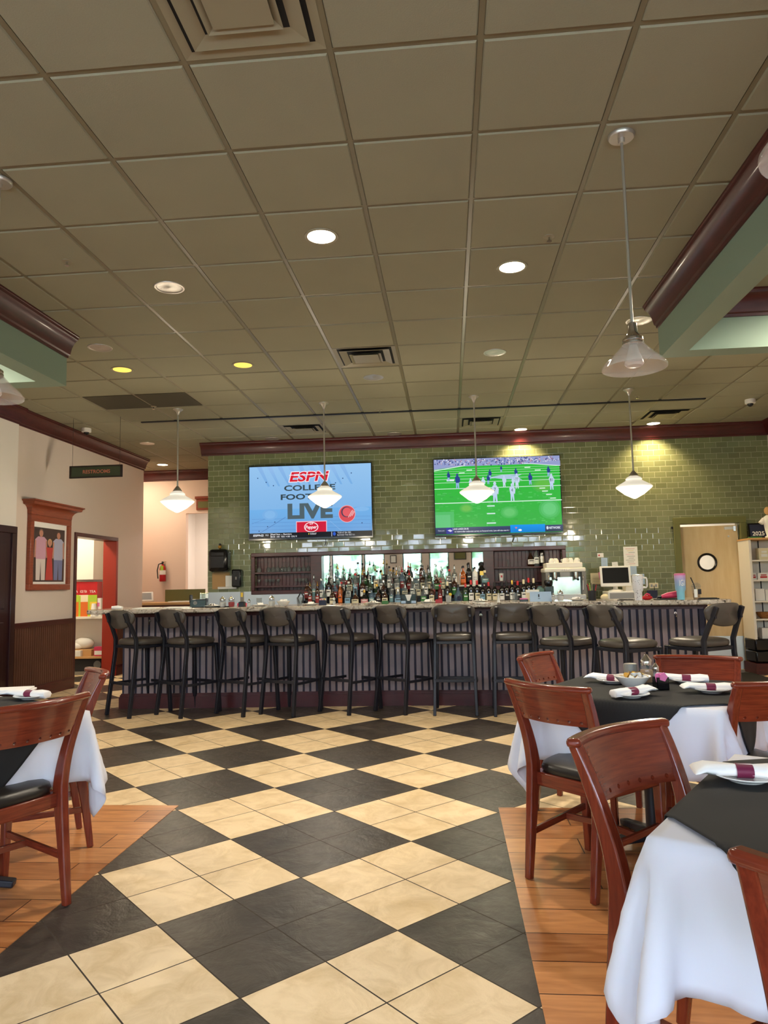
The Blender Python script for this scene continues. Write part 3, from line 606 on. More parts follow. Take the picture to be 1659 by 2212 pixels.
# ------------------------------------------------------------------ bar stools
def make_stool():
    t = thing('bar_stool', 'stool', 'bar stool', (0, 0, 0), 0, 'bar stools along the bar')
    for sx in (-1, 1):
        MB().tube([(sx*.205, -.285, 0), (sx*.195, -.235, .40), (sx*.19, -.205, .66), (sx*.188, -.205, .78), (sx*.178, -.255, .90), (sx*.166, -.306, 1.00), (sx*.163, -.326, 1.052)], 0, 'black_steel', sec=(.038, .030), up=(1, 0, 0)).build('leg', t, bevel=.004)
        MB().tube([(sx*.205, .205, 0), (sx*.185, .17, .70)], 0, 'black_steel', sec=(.034, .034), up=(1, 0, 0)).build('leg', t, bevel=.004)
    MB().box(-.20, .20, -.21, .19, .685, .715, 'black_steel').build('seat_frame', t, bevel=.004)
    s = MB(); rings = [(0.188, .715), (0.206, .722), (0.214, .742), (0.210, .762), (0.19, .776), (0.13, .786), (0.0001, .789)]
    s.lathe(rings, 'stool_vinyl', 40, Matrix.Translation((0, -.01, 0)), sq=3.2); s.build('seat', t, ang=60)
    # padded backrest, wide at the top, rounded towards the bottom
    out = []
    for i in range(44):
        a = 2*math.pi*i/44; c_, s_ = math.cos(a), math.sin(a); q = (abs(c_)**2.6+abs(s_)**2.6)**(-1/2.6); u, w = c_*q, s_*q
        wd = .222*(0.80+0.20*min(1, (w+1)/1.2)); out.append((u*wd, 0.985+0.098*w+0.012*u*u*(1 if w > 0 else 0)))
    k = MB(); lay = []
    for (sc_, dy) in ((0.02, -.018), (0.90, -.018), (0.985, -.010), (1.0, 0), (0.985, .012), (0.90, .022), (0.5, .027), (0.02, .028)):
        lay.append([(x*sc_, -.238+dy-.05*(1-(x*sc_/.22)**2)*1.0-(.12*((0.985+(z-0.985)*sc_)-.9)), 0.985+(z-0.985)*sc_) for x, z in out])
    v = [p for l in lay for p in l]; n = 44; f = []
    for j in range(len(lay)-1):
        for i in range(n): f.append((j*n+i, (j+1)*n+i, (j+1)*n+(i+1) % n, j*n+(i+1) % n))
    k.add(v, f, 'stool_vinyl'); k.build('backrest', t, ang=70)
    for sx in (-1, 1):
        MB().box(sx*.165-.012, sx*.165+.012, -.318, -.272, .955, .985, 'black_steel').build('back_bracket', t, bevel=.003)
    for (p0, p1, bow) in (((-.2, -.255, .335), (.2, -.255, .335), -.02), ((-.2, .2, .30), (.2, .2, .30), .03), ((-.2, -.25, .315), (-.2, .195, .315), -.02), ((.2, -.25, .315), (.2, .195, .315), .02)):
        pts = []
        for i in range(9):
            q = i/8; e = bow*4*q*(1-q); x = p0[0]+(p1[0]-p0[0])*q; y = p0[1]+(p1[1]-p0[1])*q
            if abs(p0[0]-p1[0]) > .1: y += e
            else: x += e
            pts.append((x, y, p0[2]))
        MB().tube(pts, 0, 'black_steel', sec=(.012, .026) if p0[1] != p1[1] else (.012, .03), up=(0, 0, 1)).build('footrest', t, bevel=.003)
    return t
def dirv(a): a = math.radians(a); return Vector((math.sin(a), math.cos(a), 0))
stools = []
for px, py, a in ((257, 1548, 33), (366, 1548, 33), (498, 1545, 32), (600, 1546, 24), (724, 1541, 35), (845, 1540, 38), (985, 1546, 2), (1117, 1548, 2)):
    p = atz(px, py, 0); stools.append((p+dirv(a)*0.27, a))
for px, py, a in ((1225, 1380, 45), (1357, 1384, 60), (1507, 1381, -34)):
    p = atz(px, py, 0.765); stools.append((Vector((p.x, p.y, 0)), a))
SL = ['grey vinyl bar stool at the far end of the bar beside the storage doorway', 'grey vinyl bar stool second from the storage doorway, angled toward the bar', 'grey vinyl bar stool third from the storage doorway, in front of the plate and shakers', 'grey vinyl bar stool fourth from the storage doorway, close to the third', 'grey vinyl bar stool fifth from the storage doorway, below the syrup bottles', 'grey vinyl bar stool in the middle of the row, sixth from either end', 'grey vinyl bar stool seen squarely from behind, below the blue medallion bottle', 'grey vinyl bar stool squarely facing the bar, behind the wooden dining chairs', 'grey vinyl bar stool below the espresso machine, third from the kitchen door', 'grey vinyl bar stool sharply turned below the register, second from the kitchen door', 'grey vinyl bar stool at the end of the bar before the kitchen door']
st0 = None
for (p, a), lab in zip(stools, SL):
    p.z = 0
    if st0 is None: st0 = make_stool(); st0.location = p; st0.rotation_euler = (0, 0, -math.radians(a)); st0['label'] = lab
    else: dup(st0, p, -math.radians(a), lab)

# ------------------------------------------------------------------ dining chairs
def make_chair():
    t = thing('dining_chair', 'chair', 'dining chair', (0, 0, 0), 0, 'cherry wood dining chairs')
    HB = .865
    def post(sx):   # rear leg and back post in one sweep
        P = [(sx*.168, -.265, 0), (sx*.170, -.235, .22), (sx*.174, -.205, .42), (sx*.178, -.200, .50), (sx*.186, -.222, .62), (sx*.197, -.270, .76), (sx*.203, -.312, HB-.012)]
        S = [(.030, .030), (.034, .042), (.036, .058), (.036, .058), (.036, .046), (.034, .036), (.032, .028)]
        PP, SS = [], []
        for i in range(len(P)-1):
            for q in (0, .25, .5, .75):
                def cr(k, f):
                    a0 = P[max(i-1, 0)] if f == 0 else S[max(i-1, 0)]; a1 = (P, S)[f][i]; a2 = (P, S)[f][i+1]; a3 = (P, S)[f][min(i+2, len(P)-1)]
                    return .5*(2*a1[k]+(a2[k]-a0[k])*q+(2*a0[k]-5*a1[k]+4*a2[k]-a3[k])*q*q+(3*a1[k]-a0[k]-3*a2[k]+a3[k])*q**3)
                PP.append(tuple(cr(k, 0) for k in range(3))); SS.append(tuple(cr(k, 1) for k in range(2)))
        PP.append(P[-1]); SS.append(S[-1]); return MB().tube(PP, 0, 'cherry_leg', sec=[(d, w) for w, d in SS], up=(1, 0, 0))
    for sx in (-1, 1): post(sx).build('leg', t, bevel=.005)
    for sx in (-1, 1): MB().tube([(sx*.195, .205, 0), (sx*.198, .200, .25), (sx*.200, .195, .43)], 0, 'cherry_leg', sec=[(.030, .030), (.036, .036), (.044, .044)], up=(1, 0, 0)).build('leg', t, bevel=.005)
    # back surface: concave, leaning
    def S(u, z, d):
        hw = .186+(z-.62)*.07; yb = np.interp(z, [.60, .62, .76, HB], [-.217, -.222, -.270, -.314]); return (u*hw*1.0, yb-.042*(1-u*u)+d, z)
    th = .010
    p = MB(); nu, nz = 24, 6
    Z0, Z1 = .727, .842
    fr = [[S(-.95+1.90*i/nu, Z0+(Z1-Z0)*j/nz, th) for j in range(nz+1)] for i in range(nu+1)]; bk = [[S(-.95+1.90*i/nu, Z0+(Z1-Z0)*j/nz, -th) for j in range(nz+1)] for i in range(nu+1)]
    p.grid(fr, 'cherry', flip=True); p.grid(bk, 'cherry')
    for i in range(nu): p.add([fr[i][0], fr[i+1][0], bk[i+1][0], bk[i][0]], [(0, 1, 2, 3)], 'cherry')
    for e in (0, nu):
        for j in range(nz): p.add([fr[e][j], fr[e][j+1], bk[e][j+1], bk[e][j]], [(0, 1, 2, 3)], 'cherry')
    # slim inlay border on both faces
    p.build('back_panel', t, ang=50)
    c = MB(); path = [S(-1.12+2.24*i/28, .848, .0) for i in range(29)]; c.tube(path, 0, 'cherry', sec=(.040, .026), up=(0, 0, 1)); c.build('crest_rail', t, bevel=.010)
    # pierced lower rail: a row of round holes
    q = MB(); nh = 7; ra = .0062; z0, z1 = .690, .728; zc = .707
    us = [-.92+1.84*i/nh for i in range(nh+1)]
    for k in range(nh):
        u0, u1 = us[k], us[k+1]; uc = (u0+u1)/2; ru = ra/.186; N = 16
        circ = [(uc+ru*math.cos(2*math.pi*i/N), zc+ra*math.sin(2*math.pi*i/N)) for i in range(N)]
        sq = []
        for i in range(N):
            cx_, sy_ = math.cos(2*math.pi*i/N), math.sin(2*math.pi*i/N); e = 1/max(abs(cx_), abs(sy_)); uu = cx_*e; ww = sy_*e
            sq.append((uc+uu*(u1-u0)/2, zc+(ww*(z1-zc) if ww > 0 else ww*(zc-z0))))
        for d, fl in ((th*.8, True), (-th*.8, False)):
            v = [S(u, z, d) for u, z in circ]+[S(u, z, d) for u, z in sq]; f = [(i, (i+1) % N, N+(i+1) % N, N+i) for i in range(N)]; q.add(v, [x[::-1] if not fl else x for x in f], 'cherry')
        v = [S(u, z, th*.8) for u, z in circ]+[S(u, z, -th*.8) for u, z in circ]; q.add(v, [(i, N+i, N+(i+1) % N, (i+1) % N) for i in range(N)], 'cherry')
        v = [S(u0, z0, th*.8), S(u1, z0, th*.8), S(u1, z0, -th*.8), S(u0, z0, -th*.8)]; q.add(v, [(0, 1, 2, 3)], 'cherry')
    q.build('pierced_rail', t, ang=50, label='rail pierced by a row of small round holes')
    a = MB(); ring = [(-.182, -.20), (-.215, .185), (-.13, .218), (0, .228), (.13, .218), (.215, .185), (.182, -.20)]
    a.prism(ring, .385, .445, 'cherry'); a.build('seat_frame', t, bevel=.006)
    s = MB(); lay = []; base = []
    for i in range(40):
        g = 2*math.pi*i/40; cx_, sy_ = math.cos(g), math.sin(g); e = (abs(cx_)**4+abs(sy_)**4)**(-1/4); x, y = cx_*e, sy_*e; base.append((x*(.198+.02*y), y*.208+.008))
    for sc_, z in ((0.93, .440), (1.0, .452), (1.012, .466), (.985, .481), (.88, .493), (.6, .500), (.25, .503), (.001, .504)): lay += [(x*sc_, y*sc_, z) for x, y in base]
    f = []
    for j in range(7):
        for i in range(40): f.append((j*40+i, j*40+(i+1) % 40, (j+1)*40+(i+1) % 40, (j+1)*40+i))
    s.add(lay, f, 'black_vinyl'); s.build('seat', t, ang=70, label='black vinyl seat pad')
    for sx in (-1, 1): MB().tube([(sx*.172, -.225, .19), (sx*.185, 0, .20), (sx*.196, .20, .21)], 0, 'cherry', sec=(.018, .028), up=(0, 0, 1)).build('stretcher', t, bevel=.003)
    MB().tube([(-.186, .03, .20), (0, .06, .20), (.186, .03, .20)], 0, 'cherry', sec=(.018, .028), up=(0, 0, 1)).build('stretcher', t, bevel=.003)
    return t
chairs = [  # top-rail middle, facing, label
 ((0.393, 3.16), (.72, .69), 'cherry wood chair with its black seat showing, before the farther right table'),
 ((0.483, 2.215), (.66, -.75), 'cherry wood chair pushed up to the nearer right table, its curved back turned to us'),
 ((1.36, 4.18), (-.36, -.93), 'cherry wood chair beyond the laid table, facing us in front of the bar'),
 ((0.50, 4.44), (.85, -.53), 'cherry wood chair beyond the laid table, mostly hidden by another chair back'),
 ((1.365, 3.20), (-.37, .93), 'cherry wood chair cut by the picture edge, at the farther right table'),
 ((0.630, 1.128), (.53, .85), 'nearest cherry wood chair in the bottom corner, at the nearer right table'),
 ((-1.64, 2.80), (-.91, .41), 'cherry wood chair with black seat standing before the left table'),
 ((-1.915, 3.79), (-.80, -.60), 'cherry wood chair seen edge on behind the white cloth of the left table')]
ch0 = None
for (mx, my), (fx, fy), lab in chairs:
    L_ = math.hypot(fx, fy); fx, fy = fx/L_, fy/L_; loc = (mx+.312*fx, my+.312*fy, 0.0035 if my < 4.2 else 0); rz = math.atan2(-fx, fy)
    if ch0 is None: ch0 = make_chair(); ch0.location = loc; ch0.rotation_euler = (0, 0, rz); ch0['label'] = lab
    else: dup(ch0, loc, rz, lab)

# ------------------------------------------------------------------ tables and cloths
TS, TH_ = 0.88, 0.745
def drape(side=1.50, N=57, seed=1, steps=260):
    r_ = np.random.RandomState(seed); h = TS/2; g = np.linspace(-side/2, side/2, N); X, Y = np.meshgrid(g, g, indexing='ij')
    P = np.stack([X, Y, np.zeros_like(X)], 2); d = g[1]-g[0]
    inside = (np.abs(X) <= h+1e-6) & (np.abs(Y) <= h+1e-6)
    P[..., 2] -= 0.02*np.maximum(0, np.maximum(np.abs(X), np.abs(Y))-h)
    P[..., :2] += r_.normal(0, 0.0015, P[..., :2].shape)*(~inside)[..., None]
    V = np.zeros_like(P); w = np.where(inside, 0.0, 1.0); P0 = P.copy(); dt = 1/60
    cons = []
    for (di, dj, k) in ((1, 0, 1.0), (0, 1, 1.0), (1, 1, 0.55), (1, -1, 0.55), (2, 0, 0.10), (0, 2, 0.10), (3, 0, 0.05), (0, 3, 0.05)):
        L = d*math.hypot(di, dj); cons.append((di, dj, L, k))
    def sl(di, dj):
        a = (slice(0, N-di), slice(max(0, -dj), N-max(0, dj))); b_ = (slice(di, N), slice(max(0, dj), N-max(0, -dj))); return a, b_
    for st in range(steps):
        V[..., 2] -= 9.8*dt*w; V *= 0.965; Q = P+V*dt*w[..., None]
        for it in range(14):
            for (di, dj, L, k) in cons:
                A, B_ = sl(di, dj); D = Q[B_]-Q[A]; l = np.linalg.norm(D, axis=2)+1e-9; C = (l-L)/l*k
                wa, wb = w[A], w[B_]; s_ = wa+wb; s_[s_ == 0] = 1
                cnt = 2.4
                corr = D*(C/s_/cnt)[..., None]; Q[A] += corr*wa[..., None]; Q[B_] -= corr*wb[..., None]
            ax, ay = np.abs(Q[..., 0]), np.abs(Q[..., 1]); e = 0.006
            pen = (ax < h+e) & (ay < h+e) & (Q[..., 2] < -0.0005) & (~inside)
            gx = (h+e-ax); gy = (h+e-ay); px = pen & (gx <= gy); py = pen & (gx > gy)
            Q[..., 0] = np.where(px, np.sign(Q[..., 0])*(h+e), Q[..., 0]); Q[..., 1] = np.where(py, np.sign(Q[..., 1])*(h+e), Q[..., 1])
        V = (Q-P)/dt; P = Q
    return g, P
CG, CP = drape(1.43, 53, 3)
def cloth_sample(x, y):
    n = len(CG); d = CG[1]-CG[0]; i = min(max((x-CG[0])/d, 0), n-1.001); j = min(max((y-CG[0])/d, 0), n-1.001); a, b_ = int(i), int(j); u, v = i-a, j-b_
    return CP[a, b_]*(1-u)*(1-v)+CP[a+1, b_]*u*(1-v)+CP[a, b_+1]*(1-u)*v+CP[a+1, b_+1]*u*v
CN = np.cross(np.gradient(CP, axis=0), np.gradient(CP, axis=1)); CN /= np.linalg.norm(CN, axis=2, keepdims=True)+1e-9
def cloth_normal(x, y):
    n = len(CG); d = CG[1]-CG[0]; a = int(round(min(max((x-CG[0])/d, 0), n-1))); b_ = int(round(min(max((y-CG[0])/d, 0), n-1))); return CN[a, b_]
white = MB(); nC = len(CG)
white.grid([[tuple(CP[i, j]) for j in range(nC)] for i in range(nC)], 'white_cloth')
white_me = white.mesh('tablecloth', 80)
ov = MB(); NO = 92; so = 1.03; rows = []
for i in range(NO+1):
    row = []
    for j in range(NO+1):
        a, b_ = (i/NO-.5)*so, (j/NO-.5)*so; x, y = (a-b_)/math.sqrt(2), (a+b_)/math.sqrt(2)
        p = cloth_sample(x, y)+cloth_normal(x, y)*0.0095; row.append(tuple(p))
    rows.append(row)
ov.grid(rows, 'black_cloth'); ov_me = ov.mesh('overlay', 80)
UA = math.atan2(-.53, .85)
tabs = [((0.959, 3.727), 'farther right table'), ((1.010, 1.774), 'nearer right table'), ((-2.260, 3.071), 'left table')]
for i, ((x, y), w) in enumerate(tabs):
    fl = 0.003
    t = thing('dining_table', 'square pedestal table under the cloths of the %s' % w, 'table', (x, y, fl), UA)
    MB().box(-TS/2, TS/2, -TS/2, TS/2, TH_-0.03, TH_-0.001, 'cherry').build('tabletop', t, bevel=.004)
    MB().lathe([(.04, .03), (.036, .1), (.036, TH_-.03)], 'black_steel', 16).build('pedestal', t)
    for k in range(4):
        a = k*math.pi/2+math.pi/4; MB().tube([(0, 0, .06), (.2*math.cos(a), .2*math.sin(a), .035), (.32*math.cos(a), .32*math.sin(a), .016)], 0, 'black_steel', sec=[(.06, .05), (.05, .035), (.05, .03)]).build('foot', t, bevel=.006)
    o = bpy.data.objects.new('tablecloth', white_me); COL.objects.link(o); o.location = (x, y, TH_+fl+.001); o.rotation_euler = (0, 0, UA)
    tag(o, 'white tablecloth hanging in pointed corners on the %s' % w, 'tablecloth', 'white tablecloths')
    so_ = o.modifiers.new('thick', 'SOLIDIFY'); so_.thickness = .0015; so_.offset = -1
    o2 = bpy.data.objects.new('table_overlay', ov_me); COL.objects.link(o2); o2.location = (x, y, TH_+fl+.001); o2.rotation_euler = (0, 0, UA)
    tag(o2, 'black overlay cloth laid diagonally over the white cloth of the %s' % w, 'overlay cloth', 'black overlay cloths')
    s2_ = o2.modifiers.new('thick', 'SOLIDIFY'); s2_.thickness = .0015; s2_.offset = -1
TZ = TH_+.003+.001+.0105
# ------------------------------------------------------------------ table settings
def make_plate(r=.085):
    return MB().lathe([(0.0001, .004), (r*.55, .004), (r*.62, .006), (r*.98, .016), (r, .018), (r*.985, .020), (r*.64, .0105), (r*.56, .0085), (0.0001, .0085)], 'china', 36, cap=False).lathe([(r*.52, 0), (r*.56, .004)], 'china', 36)
def make_napkin(flare=1.0):
    t = thing('napkin_roll', 'napkin', 'napkin', (0, 0, 0)); b = MB(); n = 18; rings = []
    for (x, w, h, z, sk) in ((-.10, .020, .013, .013, 0), (-.098, .028, .018, .014, 0), (-.06, .030, .019, .016, 0), (-.01, .026, .017, .017, 0), (.03, .024, .016, .018, 0), (.07, .030, .016, .020, .004), (.105, .042*flare, .013, .026, .010), (.128, .050*flare, .008, .022, .016), (.136, .046*flare, .003, .018, .018)):
        rings.append([(x, sk+w*math.cos(2*math.pi*i/n)*(1+.10*math.sin(3*i)), z+h*math.sin(2*math.pi*i/n)*(1+.14*math.sin(2*i+x*30))) for i in range(n)])
    v = [p for r_ in rings for p in r_]; f = [(j*n+i, j*n+(i+1) % n, (j+1)*n+(i+1) % n, (j+1)*n+i) for j in range(len(rings)-1) for i in range(n)]
    f += [tuple(range(n-1, -1, -1)), tuple((len(rings)-1)*n+i for i in range(n))]; b.add(v, f, 'napkin_cloth'); b.build('napkin', t, ang=70)
    MB().lathe([(.0262, -.021), (.0265, .021)], 'burgundy_band', 24, Matrix.Translation((.006, 0, .0168)) @ Matrix.Diagonal((1, 1.06, .70, 1)) @ Matrix.Rotation(math.pi/2, 4, 'Y'), cap=False).build('napkin_band', t, label='burgundy paper band')
    return t
pl0 = nk0 = None
settings = [((1325, 1470), 150, 'at the back left of the laid table, behind the creamer bowl'), ((1362, 1500), 28, 'at the front of the laid table, pointing to the black caddy'), ((1485, 1470), 168, 'before the far chair on the laid table'), ((1537, 1490), 175, 'on the right side of the laid table'), ((1612, 1676), 172, 'on the black cloth of the nearer right table'), ((68, 1504), 168, 'on the left table, behind the chair rail')]
for (px, py), a, w in settings:
    p = atz(px, py, TZ+.012); p.z = TZ
    big = 1.0
    if pl0 is None: pl0 = make_plate().build('plate', ang=50); tag(pl0, 'white plate '+w, 'plate', 'set plates'); pl0.location = p
    else: dup(pl0, p, 0, 'white plate '+w)
    q = (p.x, p.y, TZ+.0085)
    if nk0 is None: nk0 = make_napkin(); nk0['group'] = 'rolled napkins'; nk0.location = q; nk0.rotation_euler = (0, 0, math.radians(a)); nk0['label'] = 'banded white napkin roll '+w
    else: dup(nk0, q, math.radians(a), 'banded white napkin roll '+w)
q = atz(28, 1496, TZ); b = MB().box(-.11, .11, -.07, .07, 0, .012, 'napkin_cloth').box(-.10, .10, -.065, .065, .012, .02, 'napkin_cloth'); o = b.build('folded_napkin', bevel=.005, loc=(q.x-.02, q.y+.02, TZ)); o.rotation_euler = (0, 0, .3); tag(o, 'folded white napkin on the left table near the picture edge', 'napkin')
q = atz(1392, 1810, TZ)
# bowl of creamers, caddy, shakers
p = atz(1373, 1492, TZ); p.y += .05; q = Vector((p.x, p.y, TZ))
bowl = MB().lathe([(.034, 0), (.036, .008), (.030, .008), (.05, .022), (.080, .056), (.088, .064), (.086, .066), (.078, .058), (.046, .026), (0.0001, .022)], 'china', 36, cap=False); o = bowl.build('bowl', loc=q, ang=50); tag(o, 'white china bowl full of creamer cups on the laid table', 'bowl')
cr0 = None
for i in range(14):
    a = i*2.399; r = .055*math.sqrt((i+.5)/14); z = TZ+.038+.018*(1-r/.06)+(i % 3)*.006; loc = (q.x+r*math.cos(a), q.y+r*math.sin(a), z)
    if cr0 is None:
        cr0 = thing('creamer_cup', 'small sealed creamer cup heaped in the white bowl', 'creamer', loc, 0, 'creamer cups in the bowl')
        MB().lathe([(.012, 0), (.016, .020)], 'white_plastic', 14).build('cup', cr0); MB().lathe([(.019, .020), (.019, .022)], 'gold', 14).build('foil_lid', cr0)
        c_ = cr0
    else: c_ = dup(cr0, loc, 0, cr0['label'])
    c_.rotation_euler = (random.uniform(-.7, .7), random.uniform(-.7, .7), a)
p = atz(1432, 1491, TZ); cad = thing('sweetener_caddy', 'black caddy holding sweetener packets on the laid table', 'caddy', (p.x, p.y+.03, TZ), .2)
b = MB(); 
for q_ in ((-.03, .03, -.025, -.022), (-.03, .03, .022, .025)): b.box(q_[0], q_[1], q_[2], q_[3], 0, .06, 'black_plastic')
b.box(-.03, -.027, -.025, .025, 0, .06, 'black_plastic').box(.027, .03, -.025, .025, 0, .06, 'black_plastic').box(-.03, .03, -.025, .025, 0, .004, 'black_plastic'); b.build('holder', cad)
b = MB()
for k in range(5): b.box(-.022, .024, -.018+k*.008, -.015+k*.008, .006, .075+.004*(k % 2), 'pink' if k < 3 else 'napkin_cloth', Matrix.Rotation(.1*(k-2), 4, 'Y'))
b.build('packets', cad, label='pink and white sweetener packets')
b = MB().lathe([(.0001, -.003), (.022, -.003), (.022, .001)], 'pink', 5, Matrix.Translation((.0, -.030, .062)) @ Matrix.Rotation(math.pi/2, 4, 'X')); b.build('pink_packet', cad, label='crumpled pink packet over the front')
def shaker(h=.11, r=.03, fill='paper', name='cheese_shaker'):
    t = thing(name, 'shaker', 'shaker', (0, 0, 0))
    MB().lathe([(r*.75, 0), (r*.9, .004), (r, h*.28), (r*.96, h*.5), (r*.72, h*.64)], 'clear_glass', 20).build('glass_jar', t)
    MB().lathe([(r*.7, .004), (r*.9, h*.26), (r*.86, h*.46), (.0001, h*.5)], fill, 16).build('contents', t)
    MB().lathe([(r*.78, h*.62), (r*.82, h*.74), (r*.74, h*.82), (r*.3, h*.95), (r*.22, h), (.0001, h*1.02)], 'chrome', 20).build('lid', t)
    return t
p = atz(1404, 1478, TZ); s = shaker(.145, .036, 'coffee', 'sugar_pourer'); s.location = (p.x, p.y+.05, TZ); s['label'] = 'glass pourer with chrome top standing behind the black caddy'
p = atz(1425, 1478, TZ); s = shaker(.10, .022, 'paper', 'salt_shaker'); s.location = (p.x, p.y+.06, TZ); s['label'] = 'small glass salt shaker with chrome top beside the black caddy'
p = atz(1374, 1478, TZ); b = MB().lathe([(.032, 0), (.034, .03), (.036, .085), (.034, .092), (.028, .094), (.0001, .094)], 'grey_plastic', 24); tag(b.build('candle_cup', loc=(p.x, p.y+.10, TZ)), 'grey frosted candle cup behind the creamer bowl', 'candle')

# ------------------------------------------------------------------ bottles behind the bar
def bottle_shape(kind):
    if kind == 'wine': return [(.036, 0), (.038, .006), (.038, .19), (.034, .215), (.018, .245), (.0145, .255), (.0145, .305)], None, (.038, .05, .145), .0155, (.255, .312)
    if kind == 'round': return [(.037, 0), (.039, .006), (.039, .165), (.034, .19), (.016, .215), (.014, .225), (.014, .265)], None, (.039, .04, .135), .0165, (.262, .292)
    if kind == 'square': return [(.036, 0), (.038, .006), (.038, .150), (.030, .175), (.016, .195), (.014, .20), (.014, .245)], 5.0, (.038, .03, .12), .017, (.240, .272)
    if kind == 'squat': return [(.044, 0), (.054, .02), (.056, .06), (.048, .11), (.026, .15), (.015, .17), (.015, .20)], None, (.056, .03, .10), .019, (.195, .235)
    if kind == 'tall': return [(.030, 0), (.032, .006), (.032, .235), (.026, .262), (.014, .285), (.013, .29), (.013, .325)], None, (.032, .06, .17), .0155, (.322, .35)
    if kind == 'flask': return [(.040, 0), (.052, .015), (.060, .06), (.054, .11), (.026, .15), (.014, .17), (.014, .20)], None, None, .018, (.198, .225)
_bm = {}
def bottle_parts(kind, body, labelm, capm, top):
    key = (kind, body, labelm, capm, top)
    if key in _bm: return _bm[key]
    prof, sq, lb, cr_, (cz0, cz1) = bottle_shape(kind); parts = []
    parts.append(('bottle_glass', MB().lathe(prof, body, 18, sq=sq).mesh('bottle_glass', 45)))
    if lb:
        r, z0, z1 = lb; n = 18; m = MB(); v = []
        for z in (z0, z1):
            for i in range(11):
                a = -math.pi/2+(i-5)*.20; cx, sy_ = math.cos(a), math.sin(a)
                if sq: q = (abs(cx)**sq+abs(sy_)**sq)**(-1/sq); cx *= q; sy_ *= q
                v.append(((r+.0012)*cx, (r+.0012)*sy_, z))
        f = [(i, i+1, 12+i, 11+i) for i in range(10)]; m.add(v, f, labelm)
        dark = 'ink' if labelm in ('paper', 'cream', 'china', 'napkin_cloth', 'yellow', 'sky_blue', 'orange') else 'paper'
        zz = z0+(z1-z0)*.62; hh = (z1-z0)*.16; w_ = []
        for z in (zz, zz+hh):
            for i in range(7):
                a = -math.pi/2+(i-3)*.20; cx, sy_ = math.cos(a), math.sin(a)
                if sq: q = (abs(cx)**sq+abs(sy_)**sq)**(-1/sq); cx *= q; sy_ *= q
                w_.append(((r+.002)*cx, (r+.002)*sy_, z))
        m.add(w_, [(i, i+1, 8+i, 7+i) for i in range(6)], dark)
        parts.append(('bottle_label', m.mesh('bottle_label')))
    if kind == 'flask': parts.append(('medallion', MB().lathe([(.030, 0), (.028, .004), (.0001, .005)], labelm, 20, Matrix.Translation((0, -.056, .07)) @ Matrix.Rotation(math.pi/2, 4, 'X')).mesh('medallion')))
    if top == 'pourer':
        parts.append(('pourer', MB().lathe([(cr_*.8, cz0-.004), (cr_, cz0), (cr_, cz0+.014), (.006, cz0+.018), (.005, cz0+.05)], capm, 12).tube([(0, 0, cz0+.045), (0, -.006, cz0+.06), (0, -.022, cz0+.072)], .0048, capm, 8).mesh('pourer')))
    elif top == 'foil': parts.append(('foil_capsule', MB().lathe([(cr_*1.02, cz0), (cr_*1.02, cz1), (cr_*.9, cz1+.003)], capm, 14).mesh('foil_capsule')))
    else: parts.append(('cap', MB().lathe([(cr_, cz0), (cr_, cz1-.003), (cr_*.9, cz1)], capm, 14).mesh('cap')))
    _bm[key] = parts; return parts
CW = {'b_clear': 'clear', 'b_amber': 'amber', 'b_brown': 'dark brown', 'b_green': 'dark green', 'b_black': 'black', 'b_blue': 'pale blue', 'b_red': 'red', 'b_yellow': 'yellow', 'b_white': 'white'}
LWd = {'label_red': 'red', 'label_pink': 'pink', 'paper': 'white', 'cream': 'cream', 'red': 'red', 'ink': 'black', 'teal': 'teal', 'green': 'green', 'sky_blue': 'blue', 'orange': 'orange', 'gold': 'gold', 'pink': 'pink', 'navy': 'navy', 'yellow': 'yellow', 'brushed_steel': 'silver'}
KW = {'wine': 'wine bottle', 'round': 'liquor bottle', 'square': 'square bottle', 'squat': 'squat bottle', 'tall': 'tall slim bottle', 'flask': 'round flask bottle'}
ORD = ['first', 'second', 'third', 'fourth', 'fifth', 'sixth', 'seventh', 'eighth', 'ninth', 'tenth', 'eleventh', 'twelfth', 'thirteenth', 'fourteenth', 'fifteenth', 'sixteenth', 'seventeenth', 'eighteenth', 'nineteenth', 'twentieth', 'twenty-first', 'twenty-second', 'twenty-third', 'twenty-fourth', 'twenty-fifth', 'twenty-sixth', 'twenty-seventh', 'twenty-eighth', 'twenty-ninth', 'thirtieth', 'thirty-first', 'thirty-second', 'thirty-third', 'thirty-fourth', 'thirty-fifth']
def bottle(x, y, z, kind, body, lab, cap, top, sc_, text, group):
    t = thing('bottle', text, 'bottle', (x, y, z), random.uniform(-.25, .25), group); t.scale = (1, 1, sc_)
    for nm, me in bottle_parts(kind, body, lab, cap, top):
        o = bpy.data.objects.new(nm, me); COL.objects.link(o); o.parent = t
    return t
def row(items, y, z, where, group, y_px=1290):
    for i, (px, kind, body, lab, cap, top, sc_) in enumerate(items):
        x = aty(px, y_px, y).x
        bottle(x, y+random.uniform(-.008, .008), z, kind, body, lab, cap, top, sc_, '%s %s with %s label, %s from left %s' % (CW[body], KW[kind], LWd[lab], ORD[i], where), group)
